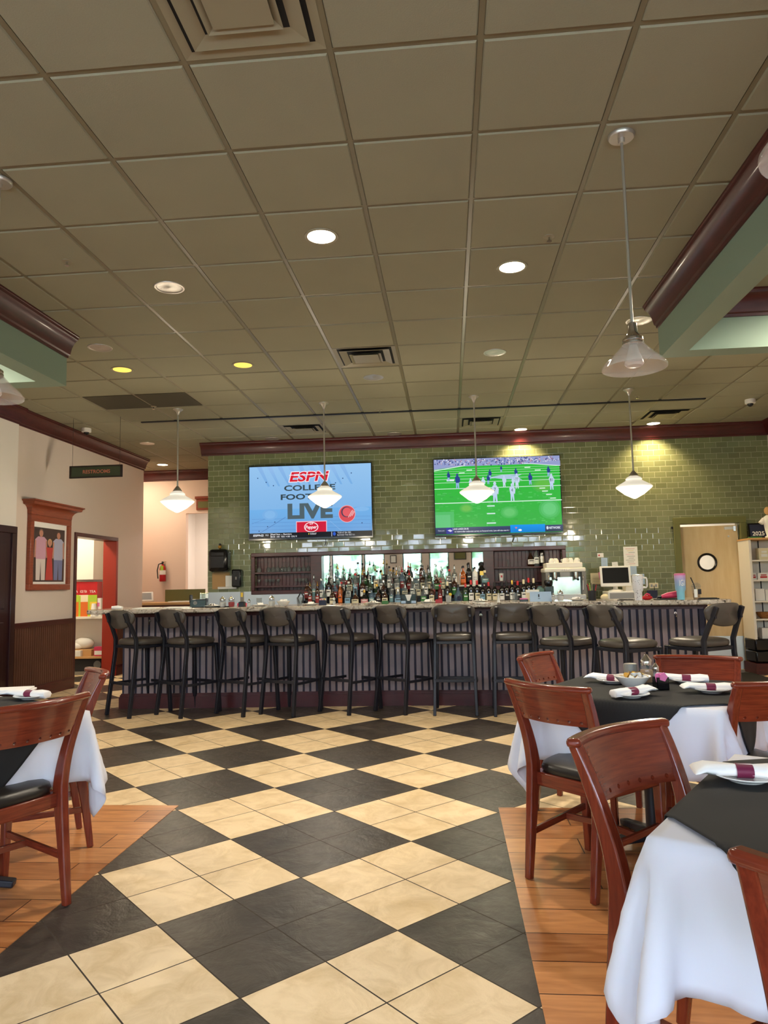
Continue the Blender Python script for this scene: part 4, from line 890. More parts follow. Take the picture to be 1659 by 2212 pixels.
R1 = [(670, 'tall', 'b_brown', 'label_red', 'gold', 'pourer', .88), (686, 'tall', 'b_brown', 'label_red', 'gold', 'pourer', .88), (701, 'round', 'b_clear', 'paper', 'chrome', 'pourer', .82), (719, 'square', 'b_brown', 'cream', 'ink', 'cap', .95), (735, 'tall', 'b_amber', 'orange', 'white_plastic', 'pourer', .86), (751, 'square', 'b_clear', 'sky_blue', 'grey_plastic', 'cap', .90), (768, 'squat', 'b_brown', 'cream', 'ink', 'cap', .92), (787, 'squat', 'b_black', 'label_pink', 'gold', 'cap', .92), (803, 'round', 'b_blue', 'teal', 'ink', 'cap', .80), (817, 'round', 'b_brown', 'ink', 'ink', 'cap', .80), (832, 'square', 'b_brown', 'cream', 'ink', 'pourer', .85), (846, 'tall', 'b_clear', 'teal', 'chrome', 'pourer', .80), (860, 'squat', 'b_blue', 'sky_blue', 'chrome', 'cap', .95), (876, 'round', 'b_clear', 'paper', 'chrome', 'pourer', .9), (896, 'round', 'b_clear', 'ink', 'chrome', 'pourer', .9), (915, 'square', 'b_clear', 'green', 'chrome', 'cap', .95), (933, 'round', 'b_brown', 'cream', 'ink', 'cap', .95), (951, 'tall', 'b_red', 'label_red', 'red', 'cap', .76), (967, 'wine', 'b_black', 'ink', 'cream', 'foil', .98), (990, 'flask', 'b_blue', 'navy', 'ink', 'cap', 1.12),
      (1006, 'wine', 'b_green', 'green', 'red', 'foil', .88), (1018, 'wine', 'b_black', 'paper', 'red', 'foil', 1.02), (1031, 'wine', 'b_black', 'cream', 'red', 'foil', 1.0), (1043, 'wine', 'b_black', 'sky_blue', 'navy', 'foil', .88), (1056, 'wine', 'b_black', 'cream', 'red', 'foil', .92), (1069, 'wine', 'b_black', 'cream', 'ink', 'foil', .90), (1085, 'wine', 'b_black', 'paper', 'ink', 'foil', .92), (1095, 'wine', 'b_black', 'ink', 'ink', 'foil', .94), (1107, 'wine', 'b_black', 'paper', 'gold', 'foil', .98), (1119, 'wine', 'b_black', 'ink', 'red', 'foil', .94), (1132, 'wine', 'b_black', 'paper', 'cream', 'foil', 1.0), (1143, 'wine', 'b_black', 'ink', 'red', 'foil', 1.06), (1154, 'wine', 'b_black', 'ink', 'cream', 'foil', 1.04)]
row(R1, 9.88, 1.0, 'in the front row', 'bottles in the front row behind the bar')
kinds = ['round', 'square', 'tall', 'round', 'tall', 'wine', 'squat', 'square', 'round']
bodies = ['b_clear', 'b_clear', 'b_brown', 'b_clear', 'b_green', 'b_amber', 'b_clear', 'b_brown', 'b_clear', 'b_blue', 'b_black', 'b_clear', 'b_green', 'b_clear', 'b_brown']
labs = ['paper', 'sky_blue', 'cream', 'label_red', 'paper', 'ink', 'paper', 'teal', 'label_red', 'cream', 'ink', 'green']
caps = ['chrome', 'ink', 'gold', 'red', 'chrome', 'white_plastic', 'ink']
def auto(x0, x1, step, seed, tops):
    r_ = random.Random(seed); it = []; x = x0
    while x <= x1:
        top = r_.choice(tops); cap = 'chrome' if top == 'pourer' and r_.random() < .6 else r_.choice(caps)
        it.append((x+r_.uniform(-1.5, 1.5), r_.choice(kinds), r_.choice(bodies), r_.choice(labs), cap, top, r_.uniform(.86, 1.05))); x += step
    return it
R2 = auto(663, 985, 15.2, 11, ['cap', 'pourer', 'cap', 'pourer']); R2 = [q for q in R2 if q[0] > 676 or True]
R2[3] = (711, 'wine', 'b_black', 'paper', 'ink', 'foil', 1.0)
R3 = auto(712, 985, 14.4, 5, ['pourer', 'cap', 'pourer']); R4 = auto(716, 985, 14.0, 23, ['pourer', 'pourer', 'cap'])
R3 = [q if q[1] != 'wine' else (q[0], 'round')+q[2:] for q in R3]; R4 = [(q[0], q[1] if q[1] != 'wine' else 'tall')+q[2:6]+(q[6]*.95,) for q in R4]
row(R2, 10.01, 1.085, 'on the lowest step', 'bottles on the lowest riser step'); row(R3, 10.13, 1.175, 'on the middle step', 'bottles on the middle riser step', 1270); row(R4, 10.25, 1.265, 'on the top step', 'bottles on the top riser step', 1250)
xa, xb = aty(652, 1290, 10.0).x, aty(993, 1290, 10.0).x
b = MB()
for (y0, y1, z) in ((9.955, 10.07, 1.083), (10.07, 10.19, 1.173), (10.19, 10.31, 1.263)): b.box(xa if z < 1.1 else aty(700, 1290, 10).x, xb, y0, y1, 1.0, z, 'black_plastic')
tag(b.build('bottle_riser', bevel=.003), 'black stepped riser that lifts the rows of liquor bottles', 'riser')
row([(1001, 'square', 'b_amber', 'orange', 'ink', 'cap', 1.0), (1013, 'round', 'b_black', 'ink', 'ink', 'cap', 1.08), (1047, 'squat', 'b_clear', 'teal', 'cream', 'cap', .85)], 10.30, 1.256, 'on the white ledge by the mirror', 'bottles on the white ledge', 1245)
b0 = thing('bottle', 'white ceramic bottle with four black dots on the white ledge', 'bottle', (aty(1026, 1245, 10.3).x, 10.30, 1.256)); MB().lathe([(.036, 0), (.040, .01), (.040, .15), (.034, .18), (.014, .20), (.013, .225)], 'b_white', 20).build('bottle_glass', b0); MB().lathe([(.015, .225), (.015, .25)], 'ink', 12).build('cap', b0)
b = MB()
for dx, z in ((-.012, .075), (.012, .075), (-.012, .105), (.012, .105)): b.lathe([(.006, 0), (.005, .002)], 'ink', 8, Matrix.Translation((dx, -.0385, z)) @ Matrix.Rotation(math.pi/2, 4, 'X'))
b.build('dots', b0, label='four black dots')
b0 = thing('bottle', 'large black bottle with gold label at the right end of the ledge', 'bottle', (aty(1041, 1245, 10.36).x, 10.37, 1.256)); MB().lathe([(.05, 0), (.054, .02), (.054, .18), (.045, .22), (.026, .25), (.026, .30)], 'b_black', 20).build('bottle_glass', b0); MB().box(-.03, .03, -.056, -.054, .13, .19, 'gold').build('bottle_label', b0); MB().lathe([(.03, .27), (.034, .29), (.03, .315), (.012, .325)], 'ink', 16).build('cap', b0)
row([(1147, 'squat', 'b_brown', 'paper', 'ink', 'cap', 1.0), (1159, 'round', 'b_clear', 'paper', 'white_plastic', 'cap', .95), (1171, 'wine', 'b_black', 'brushed_steel', 'ink', 'foil', 1.0)], 10.475, SH1, 'on the right niche shelf', 'bottles on the right niche shelf', 1215)
p = aty(1097, 1215, 10.47); b = MB().lathe([(.02, 0), (.006, .01), (.006, .05), (.012, .06), (.004, .11)], 'clear_glass', 12); tag(b.build('glass_stopper', loc=(p.x, 10.47, SH1)), 'small clear glass stopper alone on the right niche shelf', 'glass')
p = aty(1083, 1245, 10.46); t = thing('printed_tumbler', 'white printed tumbler on the lower right niche shelf', 'cup', (p.x, 10.46, SH2)); MB().lathe([(.026, 0), (.036, .11), (.034, .11), (.0001, .10)], 'china', 20).build('cup', t); MB().box(-.012, .012, -.036, -.033, .05, .08, 'red').build('print', t)

# ------------------------------------------------------------------ things on the bar
def on_bar(px, py=1300, back=0.0):
    """a spot on the worktop seen at that picture column"""
    y = 7.75
    for _ in range(6): q = aty(px, py, y); y = bar_y_s(min(max(q.x, -3.6), 2.52))-0.10+back
    return (aty(px, py, y).x, y, TOPZ)
def put(o, lab, cat, group=None): tag(o, lab, cat, group); return o
def plate_food(px, w, back=0.05):
    x, y, z = on_bar(px, 1303, back); o = dup(pl0, (x, y, z), 0, 'white plate on the bar '+w, 'plates on the bar'); b = MB()
    n = thing('crumpled_napkin', 'crumpled napkin on the bar plate '+w, 'napkin', (x, y, z+.0085), random.uniform(0, 3), 'napkins on the bar plates')
    pts = [[(-.055+.11*i/8, -.03+.06*j/6, .006+.028*abs(math.sin(i*1.3+j*.9))*math.sin(math.pi*(i+.5)/9)) for j in range(7)] for i in range(9)]
    MB().grid(pts, 'napkin_cloth', flip=False).grid([[(p[0], p[1], .001) for p in r_] for r_ in pts], 'napkin_cloth', flip=True).build('napkin', n, ang=60)
plate_food(459, 'beside the black menu caddy'); plate_food(562, 'in front of the first glass tumbler'); plate_food(672, 'below the syrup bottles'); plate_food(806, 'below the whiskey bottles', .0); plate_food(925, 'beside the small red sign', .05); plate_food(1037, 'before the wine bottles', .0); plate_food(1168+14, 'behind the blue card', .25); plate_food(1246, 'in front of the coffee machine')
c1 = None
for px, w, fill in ((481, 'white cheese shaker with chrome top beside the red pepper shaker', 'paper'), (500, 'red pepper shaker with chrome top beside the cheese shaker', 'red'), (587, 'white cheese shaker with chrome top beside the empty bowl', 'paper'), (1211, 'round white sugar shaker before the coffee machine', 'paper')):
    s = shaker(.115, .036, fill); s.location = on_bar(px); s['label'] = w
for px, w in ((538, 'slim salt shaker on the bar before the steel splash panel'), (722, 'slim white salt shaker below the brown square bottle'), (1196, 'slim salt shaker beside the blue card')):
    s = shaker(.085, .017, 'paper', 'salt_shaker'); s.location = on_bar(px, 1303, -.03); s['label'] = w
x, y, z = on_bar(612); o = MB().lathe([(.03, 0), (.05, .015), (.072, .052), (.07, .054), (.046, .018), (.0001, .012)], 'china', 30, cap=False).build('bowl', loc=(x, y, z)); put(o, 'white bowl on the bar beside the cheese shaker', 'bowl')
b = MB(); random.seed(3)
for i in range(9): b.box(-.018, .018, -.012, .012, 0, .004, 'napkin_cloth', Matrix.Translation((random.uniform(-.04, .04), random.uniform(-.03, .03), .044+.003*i)) @ Matrix.Rotation(random.uniform(-.5, .5), 4, 'X') @ Matrix.Rotation(random.uniform(0, 3), 4, 'Z'))
o = b.build('sugar_packets', loc=(x, y, z)); put(o, 'heap of white sugar packets in the bowl on the bar', 'packets'); o['kind'] = 'stuff'
tum = None
for px, w, bk in ((560, 'empty glass tumbler behind the plate on the bar', .12), (647, 'empty glass tumbler between the bowl and the syrup bottles', .02), (969, 'glass tumbler of ice with a lemon wedge before the blue medallion bottle', -.02), (1113, 'cut glass tumbler before the wine bottles', .02)):
    t = thing('glass_tumbler', w, 'glass', on_bar(px, 1300, bk)); MB().lathe([(.028, 0), (.032, .09), (.030, .09), (.026, .012), (.0001, .010)], 'clear_glass', 20, cap=False).build('glass', t)
    if px == 969: MB().lathe([(.025, .012), (.029, .07), (.0001, .071)], 'napkin_cloth', 14).build('ice', t); MB().lathe([(.016, -.004), (.016, .004)], 'yellow', 14, Matrix.Translation((.02, -.02, .09)) @ Matrix.Rotation(1.2, 4, 'X')).build('lemon_wedge', t)
# black menu caddy with wire rack at the left end
x, y, z = on_bar(430, 1300, .12); t = thing('menu_caddy', 'black canvas caddy with a wire rack at the left end of the bar', 'caddy', (x, y, z), .15)
MB().box(-.09, .09, -.06, .06, 0, .09, 'black_plastic').box(-.095, -.08, -.06, .06, .05, .14, 'black_plastic').box(.075, .09, -.05, .05, .05, .10, 'black_plastic').build('caddy_body', t, bevel=.008)
b = MB()
for i in range(7): b.tube([(.0+.014*i, .07, .02), (.0+.014*i, .07, .15)], .003, 'chrome', 6)
b.tube([(-.005, .07, .15), (.09, .07, .155)], .004, 'chrome', 6); b.build('wire_rack', t)
MB().lathe([(.022, 0), (.022, .002)], 'grey_plastic', 18, Matrix.Translation((-.03, -.062, .05)) @ Matrix.Rotation(math.pi/2, 4, 'X')).build('emblem', t, label='round grey emblem')
for px, w, h_, wm, dp, m, nm, cat, lab in ((470, .30, .006, 1, .14, 'black_plastic', 'serving_tray', 'tray', 'black oval tray lying behind the shakers on the bar'), (523, .06, .05, 1, .08, 'black_plastic', 'napkin_box', 'box', 'small black box on the bar behind the slim salt shaker'), (385, .30, .008, 1, .2, 'paper', 'menu_sheet', 'menu', 'white menu sheets spread on the left end of the bar'), (318, .26, .006, 1, .2, 'paper', 'menu_sheet', 'menu', 'white paper menu beside the first two stools'), (697, .075, .05, 1, .06, 'navy', 'packet_caddy', 'caddy', 'dark caddy of packets below the first clear bottle'), (832, .07, .03, 1, .05, 'green', 'garnish_tray', 'tray', 'small green garnish tray on the bar by the black napkin box'), (948, .075, .035, 1, .02, 'red', 'table_sign', 'sign', 'small red table sign beside the bar plate'), (1352, .15, .006, 1, .1, 'ink', 'check_folder', 'folder', 'flat black check folder on the bar before the register'), (1440, .22, .008, 1, .12, 'ink', 'tablet', 'tablet', 'black tablet lying under the pink case'), (1527, .20, .010, 1, .12, 'ink', 'tip_tray', 'tray', 'flat black tray at the right end of the bar')):
    x, y, z = on_bar(px, 1300, .05); o = MB().box(-w/2, w/2, -dp/2, dp/2, 0, h_, m).box(-w*.42, w*.42, -dp*.42, dp*.42, h_, h_+.004, 'black_plastic' if m in ('ink', 'black_plastic') else m).build(nm, bevel=.004, loc=(x, y, z)); put(o, lab, cat)
    if nm == 'packet_caddy':
        k = MB(); 
        for i in range(6): k.box(-.03+.01*i, -.024+.01*i, -.02, .02, .03, .068+.006*(i % 2), ('paper', 'pink', 'yellow')[i % 3])
        k.build('packets', o, label='paper sweetener packets')
x, y, z = on_bar(253, 1310, .0); o = MB().tube([(-.06, 0, .018), (0, .01, .02), (.06, 0, .016)], [.018, .02, .015], 'napkin_cloth', 10).build('rolled_napkin', loc=(x, y, z)); put(o, 'rolled white napkin at the far left end of the bar', 'napkin')
x, y, z = on_bar(523, 1290, .45); t = thing('card_reader', 'grey upright card reader with a pink base behind the small black box', 'card reader', (x, y, z)); MB().box(-.02, .02, -.01, .01, .03, .16, 'grey_plastic').build('body', t, bevel=.004); MB().box(-.012, .012, -.012, -.009, .10, .15, 'yellow').build('screen', t); MB().box(-.05, .05, -.03, .03, 0, .03, 'hot_pink').build('base', t, bevel=.004)
x, y, z = on_bar(433, 1290, .3); o = MB().tube([(0, 0, 0), (0, 0, .16)], .004, 'white_plastic', 8).build('straw', loc=(x+.0, y, z)); put(o, 'thin white straw standing behind the menu caddy', 'straw')
x, y, z = on_bar(883, 1295, .06); t = thing('napkin_caddy', 'black napkin caddy with a white pennant card and blue napkins', 'caddy', (x, y, z)); MB().box(-.085, .085, -.05, .05, 0, .1, 'black_plastic').build('caddy_body', t, bevel=.005); MB().add([(-.035, -.053, .095), (.035, -.053, .095), (.012, -.053, .03), (-.012, -.053, .03)], [(0, 3, 2, 1)], 'paper').build('pennant', t); MB().box(-.08, -.03, -.054, -.05, .004, .03, 'blue_card').box(.03, .08, -.054, -.05, .004, .03, 'blue_card').build('blue_napkins', t)
x, y, z = on_bar(1077, 1298, -.02); o = MB().lathe([(.018, 0), (.010, .05), (.006, .09), (.0001, .095)], 'white_plastic', 14).build('cone_bottle', loc=(x, y, z)); put(o, 'small white cone shaped bottle before the wine bottles', 'bottle')
x, y, z = on_bar(1131, 1293, .1); o = MB().box(-.045, .045, -.03, .03, 0, .02, 'black_plastic').box(-.04, .04, -.028, .028, .02, .034, 'pink').build('snack_box', bevel=.003, loc=(x, y, z)); put(o, 'small pink and black box before the wine bottles', 'box')
x, y, z = on_bar(1168, 1295, .02); t = thing('card_display', 'pale blue folded card on the bar before the coffee machine', 'card', (x, y, z)); MB().add([(-.11, -.03, 0), (.11, -.03, 0), (.11, 0, .10), (-.11, 0, .10), (-.11, .03, 0), (.11, .03, 0)], [(0, 1, 2, 3), (3, 2, 5, 4), (0, 3, 4), (1, 5, 2)], 'blue_card').build('card', t); MB().box(-.005, .005, -.021, -.016, .045, .075, 'ink', Matrix.Translation((-.02, 0, 0))).box(-.03, -.01, -.026, -.022, .028, .032, 'ink').build('emblem', t, label='small black bottle emblem')
x, y, z = on_bar(1150, 1280, .2); o = MB().box(-.07, .07, -.02, .02, 0, .12, 'cream').box(-.065, .065, -.022, -.02, .09, .115, 'paper').build('menu_box', bevel=.004, loc=(x, y, z)); put(o, 'cream box standing behind the blue card', 'box')
x, y, z = on_bar(1279, 1290, .15); t = thing('pen_cup', 'dark mesh cup full of pens beside the coffee machine', 'pen cup', (x, y, z)); MB().lathe([(.04, 0), (.044, .10), (.041, .10), (.037, .008), (.0001, .006)], 'ink', 18, cap=False).build('cup', t)
for i, m in enumerate(('red', 'ink', 'lime', 'navy', 'red', 'chrome', 'ink')): a = i*.9; MB().tube([(.02*math.cos(a), .02*math.sin(a), .02), (.05*math.cos(a), .05*math.sin(a), .16+.01*(i % 3))], .004, m, 8).build('pen', t)
def travel_tumbler(px, py, body, lid, lab, handle, back=.0):
    x, y, z = on_bar(px, py, back); t = thing('travel_tumbler', lab, 'tumbler', (x, y, z)); k = MB().lathe([(.033, 0), (.036, .01), (.038, .08), (.050, .10), (.053, .235), (.051, .245)], body, 26); k.build('tumbler_body', t)
    MB().lathe([(.054, .240), (.054, .252), (.045, .258), (.0001, .258)], lid, 26).build('lid', t)
    if handle: MB().tube([(.05, 0, .225), (.085, 0, .22), (.09, 0, .20), (.09, 0, .14), (.08, 0, .125), (.05, 0, .125)], .009, 'white_plastic', 8, up=(0, 1, 0)).build('handle', t)
    return t
m = mat('ombre_tumbler', (150, 170, 215), 0.3); k = NT(m); tcn = k.n('ShaderNodeTexCoord'); sp = k.n('ShaderNodeSeparateXYZ'); k.l(tcn.outputs['Object'], sp.inputs[0]); r = k.n('ShaderNodeValToRGB'); k.l(k.math('DIVIDE', sp.outputs[2], .26), r.inputs[0]); e = r.color_ramp.elements; e[0].color = c3(140, 206, 226); e[1].color = c3(226, 150, 206); e[0].position = .25; e[1].position = 1.0; x_ = e.new(.72); x_.color = c3(164, 178, 222); k.l(r.outputs[0], k.b.inputs['Base Color'])
m = mat('spotted_tumbler', (228, 228, 232), 0.35); k = NT(m); tcn = k.n('ShaderNodeTexCoord'); v = k.n('ShaderNodeTexVoronoi'); v.inputs['Scale'].default_value = 60; k.l(tcn.outputs['Object'], v.inputs['Vector']); k.l(k.mix(k.math('LESS_THAN', v.outputs['Distance'], .20), c3(230, 230, 234), c3(110, 104, 120)), k.b.inputs['Base Color'])
t = travel_tumbler(1379, 1290, 'spotted_tumbler', 'china', 'tall white spotted travel tumbler with handle before the register', True, -.05)
t = travel_tumbler(1471, 1290, 'ombre_tumbler', 'pink', 'tall blue to pink travel tumbler with white initials beside the iced coffee', False, .0)
b = MB(); letters(b, 'IGI', .05, .06, T(0, -.0545, .165), 'paper'); b.build('initials', t, label='white initials')
x, y, z = on_bar(1505, 1290, .02); t = thing('iced_coffee', 'clear plastic cup of iced coffee with a black straw', 'cup', (x, y, z)); MB().lathe([(.030, 0), (.042, .12), (.043, .125)], 'clear_glass', 22).build('cup', t); MB().lathe([(.029, .002), (.035, .06), (.0001, .061)], 'coffee', 18).build('coffee', t); dl_ = MB().lathe([(.045, .122), (.045, .13), (.036, .15), (.014, .163)], 'clear_glass', 22).build('dome_lid', t); MB().tube([(.005, 0, .02), (-.02, -.005, .14), (-.05, -.01, .215)], .0055, 'ink', 8).build('straw', dl_)
MB().box(-.035, -.005, -.044, -.040, .02, .10, 'paper').build('paper_tag', t); MB().box(.002, .032, -.046, -.040, .05, .10, 'ink').build('cup_logo', t, label='black printed patch')
x, y, z = on_bar(1398, 1297, .05); o = MB().ball((0, 0, .022), .05, 'red', 16, sc_=(1.1, .7, .48)).tube([(-.02, 0, .045), (0, -.01, .062), (.03, 0, .05)], .008, 'hot_pink', 8).build('coin_purse', loc=(x, y, z)); put(o, 'shiny red purse on the bar beside the spotted tumbler', 'purse')
x, y, z = on_bar(1441, 1292, .05); t = thing('pencil_case', 'hot pink case with a black end lying on the tablet', 'case', (x, y, z+.012), .1); MB().tube([(-.06, 0, .018), (.0, 0, .028), (.11, 0, .04)], [.016, .028, .036], 'hot_pink', 12).build('case', t); MB().tube([(-.10, 0, .014), (-.06, 0, .018)], [.013, .0165], 'black_plastic', 12).build('cap', t)

# ------------------------------------------------------------------ coffee machine, register, papers, dispensers
mx = aty(1220, 1290, 10.0).x
t = thing('espresso_machine', 'large chrome espresso machine on the back counter', 'coffee machine', (mx, 10.02, 1.0))
MB().box(-.265, .265, -.10, .255, .10, .40, 'grey_plastic').box(-.265, -.215, -.19, -.10, .10, .40, 'grey_plastic').box(.215, .265, -.19, -.10, .10, .40, 'grey_plastic').build('body', t)
MB().box(-.205, .205, -.106, -.098, .10, .335, 'chrome').build('back_splash', t); MB().box(-.25, .25, -.24, .0, .0, .10, 'brushed_steel').build('drip_tray', t, bevel=.006)
MB().box(-.275, .275, -.16, .26, .40, .46, 'shelf_white').build('top_hood', t, bevel=.018); MB().box(-.24, .24, -.12, .24, .46, .53, 'shelf_white').build('cup_rail', t, bevel=.01)
for dx in (-.14, .14):
    g_ = MB().lathe([(.032, .30), (.036, .34), (.036, .40)], 'chrome', 18, Matrix.Translation((dx, -.15, 0))).tube([(dx, -.15, .315), (dx, -.30, .30)], [.012, .016], 'black_plastic', 10).build('group_head', t)
for dx in (-.23, .23): MB().tube([(dx, -.16, .38), (dx, -.20, .34), (dx*.96, -.2, .16)], .008, 'chrome', 8).build('steam_wand', t)
b = MB()
for i in range(5): b.lathe([(.013, 0), (.011, .008)], 'white_plastic', 14, Matrix.Translation((-.05+.026*i, -.162, .43)) @ Matrix.Rotation(math.pi/2, 4, 'X'))
b.build('buttons', t); b = MB(); letters(b, 'YUCCA', .085, .026, T(.14, -.243, .05), 'ink', bold=.01); b.build('maker_name', t)
MB().box(-.07, .06, -.165, -.155, .335, .40, 'grey_card').build('notice', t)
cp0 = None
for i, (dx, dy) in enumerate(((-.16, -.05), (-.10, -.02), (.02, -.06), (.10, -.03), (.18, -.05), (-.12, .08), (.06, .08))):
    lab = 'white coffee cup stacked upside down on the coffee machine, %s from the left' % ORD[i]
    if cp0 is None:
        cp0 = thing('coffee_cup', lab, 'cup', (mx+dx, 10.02+dy, 1.53), 0, 'cups on the coffee machine'); MB().lathe([(.042, 0), (.040, .03), (.024, .058), (.02, .062)], 'china', 18).build('cup', cp0); MB().tube([(.036, 0, .02), (.058, 0, .024), (.056, 0, .044), (.032, 0, .046)], .005, 'china', 8, up=(0, 1, 0)).build('handle', cp0)
    else: dup(cp0, (mx+dx, 10.02+dy, 1.53), i*1.3, lab)
q = aty(1172, 1268, 10.0); o = MB().lathe([(.03, 0), (.07, .03), (.075, .12), (.06, .17), (.03, .20), (.03, .22)], 'teal', 20).build('glass_jug', loc=(q.x-.02, 10.12, 1.0)); put(o, 'teal glass jug standing left of the coffee machine', 'jug')
q = aty(1184, 1270, 9.9); o = MB().box(-.06, .06, -.05, .05, 0, .22, 'black_plastic').lathe([(.05, .22), (.06, .27), (.05, .30)], 'black_plastic', 18).build('coffee_grinder', loc=(q.x, 9.92-.08, 1.0), bevel=.01); put(o, 'black coffee grinder before the coffee machine', 'grinder')
rx = aty(1330, 1280, 10.0).x
t = thing('cash_box', 'grey metal cash drawer on the back counter', 'cash drawer', (aty(1342, 1290, 9.95).x, 9.97, 1.0)); MB().box(-.20, .22, -.16, .2, 0, .13, 'white_plastic').build('body', t, bevel=.006); dfr = MB().box(-.18, .20, -.166, -.158, .02, .11, 'grey_card').build('drawer_front', t, bevel=.004); MB().lathe([(.008, 0), (.006, .006)], 'chrome', 10, Matrix.Translation((.14, -.166, .05)) @ Matrix.Rotation(math.pi/2, 4, 'X')).build('lock', dfr)
t = thing('register_screen', 'white touch register screen on the cash drawer', 'register', (rx, 9.98, 1.13), -.10); MB().lathe([(.10, 0), (.09, .016), (.03, .03)], 'white_plastic', 20).tube([(0, .03, .02), (0, .04, .14)], .03, 'white_plastic', 10).build('stand', t)
R_ = Matrix.Translation((0, -.02, .19)) @ Matrix.Rotation(math.radians(-12), 4, 'X'); MB().box(-.20, .20, -.02, .02, -.13, .15, 'white_plastic', R_).build('bezel', t, bevel=.008); MB().box(-.17, .17, -.024, -.019, -.085, .125, 'dark_screen', R_).build('screen', t)
q = aty(1364, 1270, 10.1); o = MB().box(-.09, .09, -.10, .10, 0, .24, 'white_plastic').box(-.07, .07, -.103, -.10, .12, .13, 'ink').build('receipt_printer', loc=(q.x, 10.14, 1.0), bevel=.012); put(o, 'white receipt printer behind the register screen', 'printer')
q = aty(1408, 1280, 10.2); o = MB().box(-.05, .09, -.01, .02, 0, .13, 'navy').build('binder', loc=(q.x, 10.25, 1.0), bevel=.004); put(o, 'dark binder leaning on the tile below the outlet', 'binder')
q = aty(1312, 1290, 9.85); o = MB().ball((0, 0, .05), .06, 'cream', 12, sc_=(1, .8, .8)).ball((.06, 0, .03), .04, 'paper', 10).build('paper_pile', loc=(q.x-.03, 9.86, 1.0)); put(o, 'crumpled pile of paper slips before the cash drawer', 'paper')
for i, (x0, y0, x1, y1, m, lab, rot) in enumerate(((1346, 1181, 1379, 1223, 'paper', 'large handwritten menu sheet taped to the green tile', .0), (1290, 1195, 1304, 1204, 'paper', 'tiny white sticker with red dot, highest note on the tile', 0), (1298, 1205, 1313, 1228, 'blue_card', 'pale note below the tiny white sticker', .02), (1322, 1214, 1336, 1240, 'paper', 'narrow white note left of the handwritten sheet', -.05), (1343, 1229, 1357, 1254, 'paper', 'white note tucked above the register corner', -.08), (1361, 1223, 1376, 1243, 'blue_card', 'pale note hanging under the handwritten sheet', 0), (1379, 1240, 1393, 1262, 'blue_card', 'pale note behind the spotted tumbler', -.03), (1275, 1238, 1300, 1262, 'cream', 'cream notice left of the register screen', 0), (1293, 1235, 1320, 1250, 'pink', 'pink tinted slip sticking out over the register screen', -.1))):
    a, c = aty(x0, y0, BW-.012), aty(x1, y1, BW-.012); w, h_ = abs(c.x-a.x), abs(a.z-c.z); o = MB().box(-w/2, w/2, 0, .0015, -h_/2, h_/2, m).build('note', loc=((a.x+c.x)/2, BW-.012-.002*i % .01, (a.z+c.z)/2)); o.rotation_euler = (0, rot, 0); put(o, lab, 'note', 'notes on the green tile')
    b = MB()
    if i == 0:
        for k, mm in enumerate(('red', 'yellow', 'ink', 'pink', 'ink', 'ink', 'ink', 'ink', 'red')): b.box(-w*.35+.02*(k % 3), w*.3-.015*(k % 2), -.0008, 0, h_*.38-k*h_*.095, h_*.395-k*h_*.095, mm)
    elif i == 1: b.lathe([(.012, 0), (.01, .001)], 'red', 12, Matrix.Translation((-w*.22, -.0001, 0)) @ Matrix.Rotation(math.pi/2, 4, 'X'))
    else:
        for k in range(5): b.box(-w*.32, w*.3, -.0006, 0, h_*.3-k*h_*.14, h_*.315-k*h_*.14, 'grey_card')
    b.build('writing', o)
q = aty(1412, 1265, BW); t = thing('wall_outlet', 'cream double outlet on the green tile with a black cord', 'outlet', (q.x, BW-.001, q.z)); MB().box(-.062, .062, -.008, 0, -.038, .038, 'cream').build('cover_plate', t, bevel=.003); b = MB()
for dx in (-.03, .03): b.box(dx-.014, dx+.014, -.0095, -.008, -.018, .018, 'grey_card')
b.build('sockets', t); MB().tube([(.0, -.012, 0), (.005, -.02, -.05), (.01, -.012, -.15), (.0, -.03, q.z*-1+1.02)], .005, 'ink', 8, up=(0, 1, 0)).build('cord', t)
q = aty(1558, 1362, 9.0)
# towel dispensers
q = aty(475, 1211, BW-.1); t = thing('towel_dispenser', 'large black paper towel dispenser on the green tile', 'dispenser', (q.x, BW-.001, q.z)); MB().box(-.145, .145, -.22, 0, -.165, .165, 'black_plastic').build('housing', t, bevel=.05); MB().box(-.11, .11, -.226, -.20, -.12, .07, 'black_plastic').build('cover', t, bevel=.02)
b = MB().ball((.0, -.1, .20), .03, 'gold', 10).ball((0, -.1, .235), .02, 'ink', 10); b.build('figurine', t, label='tiny figurine on top')
q = aty(512, 1249, BW-.08); t = thing('soap_dispenser', 'small black soap dispenser right of the towel dispenser', 'dispenser', (q.x, BW-.001, q.z)); MB().box(-.07, .07, -.13, 0, -.13, .13, 'black_plastic').build('housing', t, bevel=.02); MB().box(-.012, .012, -.134, -.12, -.02, .02, 'grey_plastic').build('window', t)
a, c = aty(458, 1237, BW-.02), aty(512, 1272, BW-.02); t = thing('paper_rack', 'tan board with a white folded towel below the towel dispenser', 'rack', ((a.x+c.x)/2, BW-.001, (a.z+c.z)/2)); w, h_ = c.x-a.x, a.z-c.z; MB().box(-w/2, w*.2, -.01, 0, -h_/2, h_/2, 'cardboard').build('board', t); MB().box(-w*.25, w/2, -.05, -.012, -h_*.5, -h_*.36, 'white_plastic').box(w*.05, w*.35, -.04, -.012, -h_*.36, h_*.3, 'white_plastic').build('towel', t, bevel=.006)
